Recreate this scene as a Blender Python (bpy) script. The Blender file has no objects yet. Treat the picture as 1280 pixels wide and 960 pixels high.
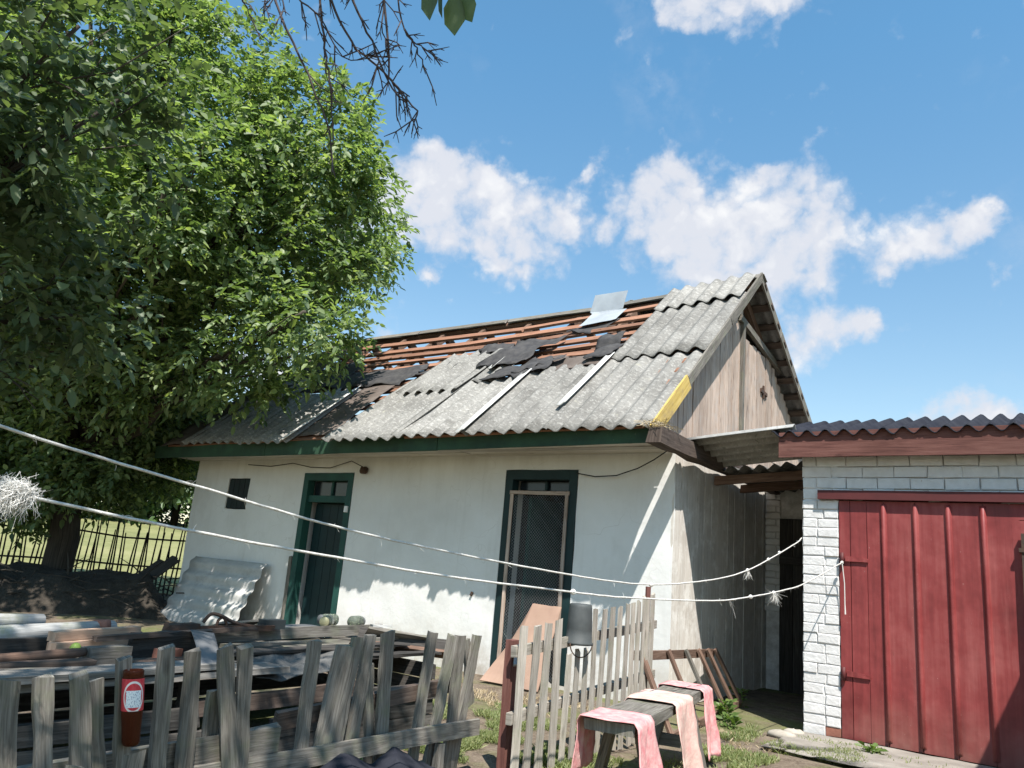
import bpy, math, random
import numpy as np
from mathutils import Vector, Matrix, noise as mnoise

random.seed(7); RNG = np.random.default_rng(11)
R = math.radians
SC = bpy.context.scene
COL = SC.collection

# ------------------------------------------------------------------ camera
cam_d = bpy.data.cameras.new('camera')
cam_d.sensor_fit = 'HORIZONTAL'; cam_d.sensor_width = 36.0
cam_d.lens = 36.0 * 961.0 / 1280.0
cam_d.clip_start = 0.05; cam_d.clip_end = 3000
cam = bpy.data.objects.new('camera', cam_d); COL.objects.link(cam)
_right = Vector((0.811, 0.579, 0.084)).normalized()
_back = Vector((0.581, -0.780, -0.2305)); _back = (_back - _right * _back.dot(_right)).normalized()
_up = _back.cross(_right)
_m = Matrix((_right, _up, _back)).transposed().to_4x4(); _m.translation = (0, 0, 1.15)
cam.matrix_world = _m
SC.camera = cam

# ------------------------------------------------------------------ sun, sky, exposure
SUN = Vector((1.08, -1.0, 2.38)).normalized()          # towards the sun
SC.view_settings.view_transform = 'Standard'; SC.view_settings.look = 'None'
SC.view_settings.gamma = 1.0; SC.view_settings.use_curve_mapping = False
SC.view_settings.exposure = 0.90
sd = bpy.data.lights.new('sun', 'SUN'); sd.energy = 5.0; sd.angle = R(0.53); sd.color = (1.0, 0.955, 0.89)
so = bpy.data.objects.new('sun', sd); COL.objects.link(so)
so.rotation_euler = SUN.to_track_quat('Z', 'Y').to_euler(); so.location = (6, -6, 14)

CLOUDS = [(-0.643,0.629,0.436,0.06),(-0.606,0.661,0.443,0.066),(-0.569,0.698,0.435,0.061),(-0.541,0.731,0.416,0.061),(-0.504,0.748,0.432,0.041),(-0.56,0.738,0.378,0.036),(-0.65,0.602,0.463,0.042),(-0.585,0.664,0.467,0.035),(-0.616,0.629,0.474,0.025),(-0.456,0.744,0.488,0.022),(-0.476,0.738,0.479,0.014),(-0.378,0.805,0.458,0.064),(-0.363,0.793,0.489,0.035),(-0.418,0.8,0.431,0.04),(-0.331,0.844,0.422,0.069),(-0.278,0.864,0.42,0.068),(-0.217,0.879,0.424,0.052),(-0.235,0.847,0.476,0.033),(-0.268,0.833,0.484,0.024),(-0.371,0.844,0.386,0.048),(-0.302,0.88,0.367,0.045),(-0.23,0.895,0.382,0.043),(-0.454,0.783,0.426,0.025),(-0.22,0.925,0.31,0.038),(-0.182,0.932,0.312,0.028),(-0.256,0.919,0.301,0.039),(-0.145,0.908,0.392,0.037),(-0.105,0.91,0.4,0.036),(-0.07,0.912,0.404,0.031),(-0.05,0.907,0.419,0.022),(-0.164,0.913,0.373,0.023),(-0.319,0.701,0.638,0.041),(-0.27,0.72,0.64,0.041),(-0.223,0.741,0.634,0.043),(-0.335,0.706,0.625,0.019),(-0.089,0.975,0.205,0.036),(-0.128,0.971,0.2,0.023),(-0.044,0.979,0.201,0.024),(-0.048,0.935,0.352,0.016),(-0.075,0.975,0.222,0.03),(-0.11,0.972,0.212,0.028),(-0.7,0.656,0.282,0.02),(-0.646,0.675,0.357,0.014),(-0.729,0.385,0.566,0.036),(-0.86,0.507,0.066,0.057),(-0.8,0.557,0.222,0.079),(-0.906,0.405,0.124,0.063),(-0.717,0.586,0.378,0.06),
          (0.5,0.75,0.4,0.11),(0.62,0.66,0.42,0.09),(0.8,0.3,0.5,0.1),(-0.9,-0.3,0.3,0.1)]

class NT:
    def __init__(s, tree): s.t = tree
    def n(s, kind, **kw):
        nd = s.t.nodes.new(kind)
        for k, v in kw.items():
            if k.startswith('i_'):
                nd.inputs[int(k[2:]) if k[2:].isdigit() else k[2:]].default_value = v
            else: setattr(nd, k, v)
        return nd
    def l(s, a, b): s.t.links.new(a, b)
    def math(s, op, a, b=None, clamp=False):
        nd = s.n('ShaderNodeMath', operation=op, use_clamp=clamp)
        for i, x in enumerate((a, b)):
            if x is None: continue
            if isinstance(x, (int, float)): nd.inputs[i].default_value = x
            else: s.l(x, nd.inputs[i])
        return nd.outputs[0]
    def mrange(s, v, a, b, c=0.0, d=1.0, smooth=False):
        nd = s.n('ShaderNodeMapRange', clamp=True)
        if smooth: nd.interpolation_type = 'SMOOTHSTEP'
        nd.inputs[1].default_value = a; nd.inputs[2].default_value = b
        nd.inputs[3].default_value = c; nd.inputs[4].default_value = d
        s.l(v, nd.inputs[0]); return nd.outputs[0]
    def mix(s, fac, a, b, mode='MIX'):
        nd = s.n('ShaderNodeMix', data_type='RGBA', blend_type=mode)
        for i, x in ((0, fac), (6, a), (7, b)):
            if isinstance(x, (int, float)): nd.inputs[i].default_value = x
            elif isinstance(x, tuple): nd.inputs[i].default_value = x if len(x) == 4 else x + (1,)
            else: s.l(x, nd.inputs[i])
        return nd.outputs[2]
    def noise(s, vec, scale, detail=4, rough=0.55, dist=0.0):
        nd = s.n('ShaderNodeTexNoise'); nd.inputs['Scale'].default_value = scale
        nd.inputs['Detail'].default_value = detail; nd.inputs['Roughness'].default_value = rough
        nd.inputs['Distortion'].default_value = dist
        if vec is not None: s.l(vec, nd.inputs['Vector'])
        return nd.outputs['Fac']
    def mapping(s, vec, scale=(1,1,1), loc=(0,0,0)):
        nd = s.n('ShaderNodeMapping'); nd.inputs['Scale'].default_value = scale; nd.inputs['Location'].default_value = loc
        s.l(vec, nd.inputs['Vector']); return nd.outputs[0]
    def bump(s, h, strength=0.4, dist=0.01, normal=None):
        nd = s.n('ShaderNodeBump'); nd.inputs['Strength'].default_value = strength; nd.inputs['Distance'].default_value = dist
        s.l(h, nd.inputs['Height'])
        if normal is not None: s.l(normal, nd.inputs['Normal'])
        return nd.outputs[0]

W = bpy.data.worlds.new('World'); SC.world = W; W.use_nodes = True
nt = NT(W.node_tree); W.node_tree.nodes.clear()
sky = nt.n('ShaderNodeTexSky', sky_type='NISHITA', sun_disc=False)
sky.sun_elevation = math.asin(SUN.z); sky.sun_rotation = math.atan2(SUN.x, SUN.y)
sky.altitude = 150; sky.air_density = 1.0; sky.dust_density = 0.6; sky.ozone_density = 1.6
tc = nt.n('ShaderNodeTexCoord'); D0 = tc.outputs['Generated']
wn = nt.n('ShaderNodeTexNoise'); wn.inputs['Scale'].default_value = 11; wn.inputs['Detail'].default_value = 8; wn.inputs['Roughness'].default_value = .6
nt.l(D0, wn.inputs['Vector'])
wv = nt.n('ShaderNodeVectorMath', operation='SUBTRACT'); nt.l(wn.outputs['Color'], wv.inputs[0]); wv.inputs[1].default_value = (.5,.5,.5)
wsx = nt.n('ShaderNodeVectorMath', operation='SCALE'); nt.l(wv.outputs[0], wsx.inputs[0]); wsx.inputs['Scale'].default_value = 0.07
wd = nt.n('ShaderNodeVectorMath', operation='ADD'); nt.l(D0, wd.inputs[0]); nt.l(wsx.outputs[0], wd.inputs[1])
acc = None
for (cx, cy, cz, r) in CLOUDS:
    dn = nt.n('ShaderNodeVectorMath', operation='DISTANCE'); nt.l(wd.outputs[0], dn.inputs[0]); dn.inputs[1].default_value = (cx, cy, cz)
    v = nt.mrange(dn.outputs['Value'], 0.0, r * 1.85, 1.0, 0.0)
    v = nt.math('MULTIPLY', v, v)
    acc = v if acc is None else nt.math('ADD', acc, v)
acc = nt.math('MINIMUM', acc, 1.0)
fb = nt.noise(D0, 30, 9, 0.66)
fb2 = nt.noise(D0, 7, 5, 0.55)
vo_ = nt.n('ShaderNodeTexVoronoi', feature='F1'); vo_.inputs['Scale'].default_value = 24; vo_.inputs['Detail'].default_value = 2.0; vo_.inputs['Roughness'].default_value = .5
nt.l(wd.outputs[0], vo_.inputs['Vector'])
bil = nt.math('SUBTRACT', .68, vo_.outputs['Distance'])
dens = nt.math('ADD', nt.math('ADD', acc, nt.math('MULTIPLY', nt.math('SUBTRACT', fb, 0.5), 0.9)), nt.math('MULTIPLY', bil, .75))
cl = nt.mrange(dens, 0.10, 0.95, 0, 1, True)
wisp = nt.math('MULTIPLY', nt.mrange(fb2, 0.55, 0.8, 0, 0.28), nt.mrange(fb, 0.4, 0.7))
cl = nt.math('MAXIMUM', nt.math('MULTIPLY', cl, 0.97), wisp)
shade = nt.mrange(nt.math('ADD', nt.math('MULTIPLY', nt.noise(wd.outputs[0], 12, 5, .55), .75), nt.math('MULTIPLY', bil, .55)), 0.34, 0.74, 0.0, 1.0)
ccol = nt.mix(shade, (4.15, 4.3, 4.7), (5.5, 5.5, 5.5))
sz_ = nt.n('ShaderNodeSeparateXYZ'); nt.l(D0, sz_.inputs[0])
tint = nt.mix(nt.mrange(sz_.outputs[2], .12, .60), (1.17, 1.10, .94), (.83, 1.30, 1.31))
skyc = nt.mix(1.0, sky.outputs[0], tint, 'MULTIPLY')
outc = nt.mix(cl, skyc, ccol)
bg = nt.n('ShaderNodeBackground'); bg.inputs['Strength'].default_value = 0.100
nt.l(outc, bg.inputs['Color'])
wo = nt.n('ShaderNodeOutputWorld'); nt.l(bg.outputs[0], wo.inputs[0])

# ------------------------------------------------------------------ mesh helpers
V = lambda *a: Vector(a)
class MB:
    def __init__(s): s.v = []; s.f = []; s.uv = []
    def add(s, verts, faces, uvs=None):
        o = len(s.v); s.v += [tuple(p) for p in verts]
        for i, f in enumerate(faces):
            s.f.append([o + k for k in f]); s.uv.append(uvs[i] if uvs else [(verts[k][0] + verts[k][1], verts[k][2]) for k in f])
        return s

def plank(mb, a, b, w, t, side, seg=3, jit=0.003, rag=0.0, bow=0.0, taper=1.0):
    a = Vector(a); b = Vector(b); ax = (b - a); L = ax.length; ax.normalize()
    side = Vector(side); side = (side - ax * side.dot(ax)).normalized(); nr = ax.cross(side)
    u0 = random.random() * 20; v0 = random.random() * 20
    cs = [(.5, .5), (-.5, .5), (-.5, -.5), (.5, -.5)]
    vs = []
    for i in range(seg + 1):
        k = i / seg; c = a.lerp(b, k) + nr * (bow * 4 * k * (1 - k))
        wf = w * (1 + (taper - 1) * k)
        for j, (p, q) in enumerate(cs):
            e = ax * (random.uniform(-rag, rag) if i in (0, seg) else 0)
            vs.append(c + side * (p * wf + random.uniform(-jit, jit)) + nr * (q * t + random.uniform(-jit, jit) * .6) + e)
    fs = []; uv = []
    per = [0, w, w + t, 2 * w + t, 2 * w + 2 * t]
    for i in range(seg):
        for j in range(4):
            j2 = (j + 1) % 4
            fs.append([i*4+j, i*4+j2, (i+1)*4+j2, (i+1)*4+j])
            va, vb = v0 + L * i / seg, v0 + L * (i + 1) / seg
            uv.append([(u0+per[j], va), (u0+per[j+1], va), (u0+per[j+1], vb), (u0+per[j], vb)])
    fs.append([3, 2, 1, 0]); uv.append([(u0, v0), (u0 + w, v0), (u0 + w, v0 + t*.3), (u0, v0 + t*.3)])
    e = seg * 4; fs.append([e, e+1, e+2, e+3]); uv.append([(u0, v0), (u0 + w, v0), (u0 + w, v0 + t*.3), (u0, v0 + t*.3)])
    return mb.add(vs, fs, uv)

def box(mb, x0, x1, y0, y1, z0, z1):
    vs = [(x0,y0,z0),(x1,y0,z0),(x1,y1,z0),(x0,y1,z0),(x0,y0,z1),(x1,y0,z1),(x1,y1,z1),(x0,y1,z1)]
    fs = [[0,3,2,1],[4,5,6,7],[0,1,5,4],[1,2,6,5],[2,3,7,6],[3,0,4,7]]
    ax = [(0,1),(0,1),(0,2),(1,2),(0,2),(1,2)]
    return mb.add(vs, fs, [[(vs[k][a], vs[k][b]) for k in f] for f, (a, b) in zip(fs, ax)])

def tube(mb, pts, rad, n=8, caps=True):
    pts = [Vector(p) for p in pts]
    if not hasattr(rad, '__len__'): rad = [rad] * len(pts)
    ref = None; vs = []; ln = 0; uvv = []
    u0 = random.random() * 10
    for i, p in enumerate(pts):
        t = (pts[min(i+1, len(pts)-1)] - pts[max(i-1, 0)])
        t = t.normalized() if t.length > 1e-9 else Vector((0,0,1))
        if ref is None:
            ref = t.orthogonal().normalized()
        ref = (ref - t * ref.dot(t)); ref = ref.normalized() if ref.length > 1e-6 else t.orthogonal().normalized()
        bi = t.cross(ref)
        if i: ln += (p - pts[i-1]).length
        uvv.append(ln)
        for j in range(n):
            a = 2 * math.pi * j / n
            vs.append(p + (ref * math.cos(a) + bi * math.sin(a)) * rad[i])
    fs = []; uv = []
    for i in range(len(pts) - 1):
        for j in range(n):
            j2 = (j + 1) % n
            fs.append([i*n+j, i*n+j2, (i+1)*n+j2, (i+1)*n+j])
            c = 2 * math.pi * max(rad) / n
            uv.append([(u0+j*c, uvv[i]), (u0+(j+1)*c, uvv[i]), (u0+(j+1)*c, uvv[i+1]), (u0+j*c, uvv[i+1])])
    if caps:
        fs.append(list(range(n))[::-1]); uv.append([(u0 + .01*k, 0) for k in range(n)])
        e = (len(pts)-1)*n; fs.append(list(range(e, e+n))); uv.append([(u0 + .01*k, 0) for k in range(n)])
    return mb.add(vs, fs, uv)

def lathe(mb, prof, org, axis=(0,0,1), n=20, ref=None):
    ax = Vector(axis).normalized(); r1 = Vector(ref).normalized() if ref else ax.orthogonal().normalized(); r2 = ax.cross(r1); org = Vector(org)
    vs = []; fs = []; uv = []
    for (r, z) in prof:
        for j in range(n):
            a = 2*math.pi*j/n; vs.append(org + ax*z + (r1*math.cos(a) + r2*math.sin(a))*r)
    for i in range(len(prof)-1):
        for j in range(n):
            j2 = (j+1) % n; fs.append([i*n+j, i*n+j2, (i+1)*n+j2, (i+1)*n+j])
            uv.append([(j/n, prof[i][1]), ((j+1)/n, prof[i][1]), ((j+1)/n, prof[i+1][1]), (j/n, prof[i+1][1])])
    return mb.add(vs, fs, uv)

def nz(p, s=1.0): return mnoise.noise(Vector(p) * s)

def corr(mb, o, u, v, W_, L, pitch=0.2, amp=0.026, th=0.007, nv=5, warp=0.0, rag_top=0.0, rag_bot=0.0, skew=0.0, phase=0.0, per=8):
    """wavy sheet: waves repeat along u, ridges run along v"""
    o = Vector(o); u = Vector(u).normalized(); v = Vector(v).normalized(); n = u.cross(v)
    nu = max(4, int(round(W_ / pitch * per))); s0 = random.random() * 50
    top = []; rt = [random.uniform(-1, .2) for _ in range(nu + 1)]; rb = [random.uniform(-.6, .6) for _ in range(nu + 1)]
    rt = [ (rt[max(0,i-1)] + rt[i] + rt[min(nu,i+1)])/2.2 for i in range(nu+1)]
    for j in range(nv + 1):
        for i in range(nu + 1):
            a = W_ * i / nu; b = L * j / nv
            if j == nv: b += rag_top * rt[i]
            if j == 0: b += rag_bot * rb[i]
            w = amp * math.cos(2*math.pi*(a/pitch) + phase) + warp * nz((a*.9 + s0, b*.9, 0))
            top.append((o + u*(a + skew*b) + v*b + n*w, a, b))
    N = (nu+1)*(nv+1)
    vs = [p for p, _, _ in top] + [p - n*th for p, _, _ in top]
    fs = []; uv = []
    ou = random.random()*10; ov = random.random()*10
    U = [(a+ou, b+ov) for _, a, b in top]
    for j in range(nv):
        for i in range(nu):
            q = [j*(nu+1)+i, j*(nu+1)+i+1, (j+1)*(nu+1)+i+1, (j+1)*(nu+1)+i]
            fs.append(q); uv.append([U[k] for k in q])
            fs.append([N+k for k in q[::-1]]); uv.append([U[k] for k in q[::-1]])
    rim = [i for i in range(nu+1)] + [j*(nu+1)+nu for j in range(1, nv+1)] + [nv*(nu+1)+i for i in range(nu-1, -1, -1)] + [j*(nu+1) for j in range(nv-1, 0, -1)]
    for k in range(len(rim)):
        a, b = rim[k], rim[(k+1) % len(rim)]
        fs.append([a, N+a, N+b, b]); uv.append([U[a], U[a], U[b], U[b]])
    return mb.add(vs, fs, uv)

def drape(mb, fn, nu, nv, th=0.004):
    """thin sheet given by fn(s,t) -> Vector for s,t in 0..1, thickened along its own normal"""
    P = [[Vector(fn(i/nu, j/nv)) for i in range(nu+1)] for j in range(nv+1)]
    vs = []; bot = []
    for j in range(nv+1):
        for i in range(nu+1):
            du = P[j][min(i+1,nu)] - P[j][max(i-1,0)]; dv = P[min(j+1,nv)][i] - P[max(j-1,0)][i]
            n = du.cross(dv); n = n.normalized() if n.length > 1e-9 else Vector((0,0,1))
            vs.append(P[j][i]); bot.append(P[j][i] - n*th)
    N = len(vs); vs += bot; fs = []; uv = []
    for j in range(nv):
        for i in range(nu):
            q = [j*(nu+1)+i, j*(nu+1)+i+1, (j+1)*(nu+1)+i+1, (j+1)*(nu+1)+i]
            c = [(i/nu, j/nv), ((i+1)/nu, j/nv), ((i+1)/nu, (j+1)/nv), (i/nu, (j+1)/nv)]
            fs.append(q); uv.append(c); fs.append([N+k for k in q[::-1]]); uv.append(c[::-1])
    rim = [i for i in range(nu+1)] + [j*(nu+1)+nu for j in range(1, nv+1)] + [nv*(nu+1)+i for i in range(nu-1, -1, -1)] + [j*(nu+1) for j in range(nv-1, 0, -1)]
    for k in range(len(rim)):
        a, b = rim[k], rim[(k+1) % len(rim)]; fs.append([a, N+a, N+b, b]); uv.append([(0,0)]*4)
    return mb.add(vs, fs, uv)

def wpos(o):
    p = Vector((0,0,0))
    while o is not None: p += o.location; o = o.parent
    return p

def mk(name, mb, mat, parent=None, smooth=False, loc=None):
    """one mesh object; vertices given in world space"""
    off = wpos(parent) if parent else Vector(loc if loc is not None else (0,0,0))
    me = bpy.data.meshes.new(name)
    vs = [(p[0]-off.x, p[1]-off.y, p[2]-off.z) for p in mb.v]
    me.from_pydata(vs, [], mb.f)
    uvl = me.uv_layers.new(name='UVMap')
    flat = [c for f in mb.uv for p in f for c in p]
    uvl.data.foreach_set('uv', flat)
    if smooth: me.polygons.foreach_set('use_smooth', [True]*len(me.polygons))
    me.materials.append(mat); me.update()
    o = bpy.data.objects.new(name, me); COL.objects.link(o)
    if parent: o.parent = parent
    else: o.location = off
    return o

def root(name, label, cat, loc=(0,0,0), group=None):
    o = bpy.data.objects.new(name, None); COL.objects.link(o); o.location = loc; o.empty_display_size = .2
    return tag(o, label, cat, group)
def tag(o, label, cat, group=None):
    o['label'] = label; o['category'] = cat
    if group: o['group'] = group
    return o
def single(name, mb, mat, label, cat, group=None, smooth=False):
    a = np.array(mb.v); c = a.mean(0); c[2] = a[:,2].min()
    return tag(mk(name, mb, mat, None, smooth, Vector(c)), label, cat, group)
def struct(name, mb, mat, smooth=False, kind='structure'):
    o = mk(name, mb, mat, None, smooth); o['kind'] = kind; return o

# ------------------------------------------------------------------ materials
MATS = {}
def newmat(name):
    m = bpy.data.materials.new(name); m.use_nodes = True; t = NT(m.node_tree); m.node_tree.nodes.clear()
    out = t.n('ShaderNodeOutputMaterial'); b = t.n('ShaderNodeBsdfPrincipled'); t.l(b.outputs[0], out.inputs[0])
    b.inputs['Specular IOR Level'].default_value = 0.3
    MATS[name] = m; return m, t, b
def uvn(t): return t.n('ShaderNodeUVMap').outputs[0]
def rnd(t): return t.n('ShaderNodeObjectInfo').outputs['Random']
def obc(t): return t.n('ShaderNodeTexCoord').outputs['Object']
def geo(t): return t.n('ShaderNodeNewGeometry').outputs['Position']
def ramp(t, fac, cols):
    nd = t.n('ShaderNodeValToRGB'); e = nd.color_ramp.elements
    while len(e) < len(cols): e.new(0.5)
    for i, (p, c) in enumerate(cols): e[i].position = p; e[i].color = c + (1,)
    t.l(fac, nd.inputs[0]); return nd.outputs[0]
def hv(t, col, fac, lo, hi):
    nd = t.n('ShaderNodeHueSaturation'); t.l(col, nd.inputs['Color']); t.l(t.mrange(fac, 0, 1, lo, hi), nd.inputs['Value']); return nd.outputs[0]

def wood(name, dark, mid, light, rough=0.88, patch=None, pamt=0.5, var=(0.78, 1.18), gs=1.0, bump=0.5):
    m, t, b = newmat(name)
    uv = uvn(t); g = geo(t)
    g1 = t.noise(t.mapping(uv, (38*gs, 2.2*gs, 1)), 1.0, 6, 0.65, 0.9)
    g2 = t.noise(t.mapping(uv, (150*gs, 5*gs, 1)), 1.0, 3, 0.6)
    gg = t.math('ADD', t.math('MULTIPLY', g1, 0.65), t.math('MULTIPLY', g2, 0.35))
    c = ramp(t, gg, [(0.33, dark), (0.5, mid), (0.68, light)])
    big = t.noise(g, 3.1, 4, 0.6)
    c = t.mix(t.mrange(big, 0.42, 0.7, 0, 0.4), c, t.mix(1.0, c, (0.62, 0.6, 0.58), 'MULTIPLY'))
    if patch:
        c = t.mix(t.math('MULTIPLY', t.mrange(t.noise(g, 6.5, 6, 0.7), 0.5, 0.66), pamt), c, patch)
    # knots and nail stains
    vo = t.n('ShaderNodeTexVoronoi'); vo.inputs['Scale'].default_value = 1.0; t.l(t.mapping(uv, (9, 3.2, 1)), vo.inputs['Vector'])
    c = t.mix(t.mrange(vo.outputs['Distance'], 0.05, 0.16, 0.55, 0.0), c, tuple(x*.45 for x in dark))
    c = hv(t, c, rnd(t), *var)
    t.l(c, b.inputs['Base Color']); b.inputs['Roughness'].default_value = rough
    t.l(t.bump(gg, bump, 0.006), b.inputs['Normal'])
    return m

GREYW = wood('weathered_grey_wood', (.058,.05,.043), (.155,.14,.12), (.27,.25,.222), patch=(.14,.155,.09), pamt=.4, gs=1.6)
PALEW = wood('sunbleached_picket_wood', (.17,.148,.122), (.36,.322,.275), (.51,.465,.405), patch=(.27,.27,.19), pamt=.4, gs=1.6)
DARKW = wood('dark_wood', (.016,.014,.012), (.045,.04,.036), (.085,.078,.07))  # very dark grain tones
BROWNW = wood('brown_old_wood', (.075,.042,.03), (.155,.095,.068), (.24,.16,.12))
OLDBEAM = wood('old_beam_wood', (.035,.025,.02), (.085,.062,.05), (.15,.115,.095))
LATHW = wood('reddish_lath_wood', (.12,.055,.032), (.25,.125,.078), (.36,.20,.135), var=(.75,1.2))
GABLEW = wood('gable_board_wood', (.19,.135,.105), (.42,.325,.265), (.55,.45,.38), patch=(.36,.325,.30), pamt=.55, var=(.8,1.15))
TIMBERW = wood('salmon_new_timber', (.30,.18,.12), (.47,.31,.215), (.56,.40,.30))
YELLOWW = wood('yellow_painted_board', (.36,.24,.055), (.52,.37,.11), (.60,.45,.17), patch=(.28,.2,.12), pamt=.6)
REDBW = wood('maroon_stained_board', (.075,.028,.024), (.15,.062,.05), (.21,.10,.082), var=(.85,1.12))
BOXW = wood('dark_box_wood', (.022,.02,.018), (.07,.063,.056), (.14,.13,.118))  # darker grain tones than the grey planks
MIDW = wood('silvered_plank_wood', (.07,.064,.057), (.175,.163,.147), (.30,.283,.26))
BARK = wood('tree_bark', (.02,.017,.013), (.055,.046,.036), (.10,.086,.068), gs=.5, bump=1.0)
BIRCH = wood('pale_bark_log', (.20,.195,.185), (.36,.355,.34), (.52,.51,.49), patch=(.17,.19,.07), pamt=.45)
TWIG = wood('dead_twig_bark', (.028,.02,.02), (.06,.046,.046), (.10,.08,.08), bump=.2)
STICKW = wood('fence_stick_bark', (.014,.012,.01), (.035,.03,.026), (.07,.06,.05))
WWPLANK = None

def plaster():
    m, t, b = newmat('limewashed_plaster')
    g = geo(t); sx = t.n('ShaderNodeSeparateXYZ'); t.l(g, sx.inputs[0])
    n1 = t.noise(g, 1.4, 6, .6); n2 = t.noise(g, 14, 5, .6)
    c = ramp(t, n1, [(0.3, (.61,.60,.575)), (.55, (.68,.675,.655)), (.75, (.72,.715,.70))])
    st = t.noise(t.mapping(g, (9, 9, .55)), 1.0, 5, .6)
    c = t.mix(t.mrange(st, .55, .78, 0, .35), c, (.50,.485,.45))
    n4 = t.noise(t.mapping(g, (1, 1, .6), (7, 3, 1)), 2.6, 7, .68)
    c = t.mix(t.mrange(n4, .56, .62, 0, .16), c, (.50,.485,.45))
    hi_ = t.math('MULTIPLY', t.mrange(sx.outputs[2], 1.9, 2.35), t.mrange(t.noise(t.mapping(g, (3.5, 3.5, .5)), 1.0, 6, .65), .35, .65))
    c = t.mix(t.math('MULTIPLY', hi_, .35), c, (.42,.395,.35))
    # damp foot and soot streaks
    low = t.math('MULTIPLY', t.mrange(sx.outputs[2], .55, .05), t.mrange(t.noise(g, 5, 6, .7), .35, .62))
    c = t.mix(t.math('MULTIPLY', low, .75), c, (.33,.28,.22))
    crack = t.n('ShaderNodeTexVoronoi', feature='DISTANCE_TO_EDGE'); crack.inputs['Scale'].default_value = 1.3
    wv_ = t.n('ShaderNodeVectorMath', operation='ADD'); t.l(g, wv_.inputs[0])
    nn = t.n('ShaderNodeTexNoise'); nn.inputs['Scale'].default_value = 2.2; t.l(g, nn.inputs['Vector']); t.l(nn.outputs['Color'], wv_.inputs[1]); t.l(wv_.outputs[0], crack.inputs['Vector'])
    c = t.mix(t.math('MULTIPLY', t.mrange(crack.outputs[0], .0, .006, .5, 0), t.mrange(n1, .45, .6)), c, (.40,.37,.33))
    t.l(c, b.inputs['Base Color']); b.inputs['Roughness'].default_value = .95; b.inputs['Specular IOR Level'].default_value = .1
    t.l(t.bump(t.math('ADD', n2, t.math('MULTIPLY', n1, 2.0)), .28, .010), b.inputs['Normal'])
    return m
PLASTER = plaster()

def slate(name, lo, mid, hi, speck=.6, dark=(.07,.07,.065)):
    m, t, b = newmat(name)
    uv = uvn(t)
    n1 = t.noise(uv, 2.2, 5, .6); n2 = t.noise(uv, 26, 4, .7); n3 = t.noise(t.mapping(uv, (34, 24, 1)), 1.0, 4, .75)
    c = ramp(t, n1, [(.3, lo), (.52, mid), (.72, hi)])
    sp = t.mrange(n2, .52, .60)
    c = t.mix(t.math('MULTIPLY', sp, speck), c, (.42,.405,.375))
    c = t.mix(t.math('MULTIPLY', t.mrange(n3, .56, .66), .6), c, dark)
    c = t.mix(t.mrange(t.noise(t.mapping(uv, (7, 1.0, 1), (3,9,0)), 1.0, 4, .6), .55, .75, 0, .45), c, (.11,.107,.10))
    c = t.mix(t.mrange(t.noise(t.mapping(uv, (1, .6, 1), (5,2,0)), 3.4, 6, .7), .54, .66, 0, .5), c, tuple(x*.62 for x in lo))
    c = t.mix(t.mrange(t.noise(t.mapping(uv, (1, 1, 1), (1,8,0)), 5.2, 6, .75), .60, .68, 0, .5), c, (.36,.34,.27))
    c = hv(t, c, rnd(t), .8, 1.15)
    t.l(c, b.inputs['Base Color']); b.inputs['Roughness'].default_value = .93; b.inputs['Specular IOR Level'].default_value = .15
    t.l(t.bump(n3, .6, .004), b.inputs['Normal'])
    return m
SLATE = slate('lichened_asbestos_sheet', (.145,.138,.126), (.215,.206,.190), (.27,.26,.24), speck=.5)
SLATEC = slate('clean_asbestos_sheet', (.50,.49,.465), (.57,.56,.535), (.62,.61,.585), speck=.15, dark=(.4,.39,.37))
SLATEP = slate('pale_asbestos_sheet', (.33,.325,.31), (.40,.395,.38), (.46,.45,.435), speck=.15, dark=(.29,.285,.27))
SLATEG = slate('dim_asbestos_sheet', (.19,.185,.175), (.25,.245,.235), (.30,.295,.285), speck=.3)

SLATED = slate('shade_toned_asbestos_sheet', (.06,.056,.052), (.085,.08,.075), (.11,.105,.098), speck=.1, dark=(.04,.04,.04))  # sheet colour darkened to stand in for shade under the canopy

def flat(name, c, rough=.7, var=None, ns=6, metal=0.0, spec=.3, bump=.15, bs=40, scratch=None, dist=.004):
    m, t, b = newmat(name)
    g = geo(t); n1 = t.noise(g, ns, 5, .6)
    c2 = var or tuple(x*.7 for x in c)
    col = t.mix(t.mrange(n1, .35, .68), c, c2)
    if scratch:
        col = t.mix(t.mrange(t.noise(t.mapping(g, (38, 38, 14)), 1.0, 5, .75), .67, .72, 0, .85), col, scratch)
    t.l(col, b.inputs['Base Color']); b.inputs['Roughness'].default_value = rough; b.inputs['Metallic'].default_value = metal
    b.inputs['Specular IOR Level'].default_value = spec
    t.l(t.bump(t.noise(g, bs, 4, .6), bump, dist), b.inputs['Normal'])
    return m
FELT = flat('torn_roofing_felt', (.035,.034,.036), .9, (.07,.066,.064), 9, bump=.5, bs=30, dist=.01)
FELTB = flat('brown_roofing_felt', (.085,.065,.055), .92, (.14,.115,.10), 5, bump=.5, bs=26, dist=.01)
GREENF = flat('dark_green_fascia_paint', (.030,.075,.042), .7, (.018,.042,.028), 4, scratch=(.14,.15,.12))
TEAL = flat('teal_door_paint', (.018,.075,.060), .6, (.012,.045,.04), 3, scratch=(.13,.14,.11))
TEALD = flat('deep_teal_door_paint', (.008,.028,.030), .55, (.006,.018,.02), 3)
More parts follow.
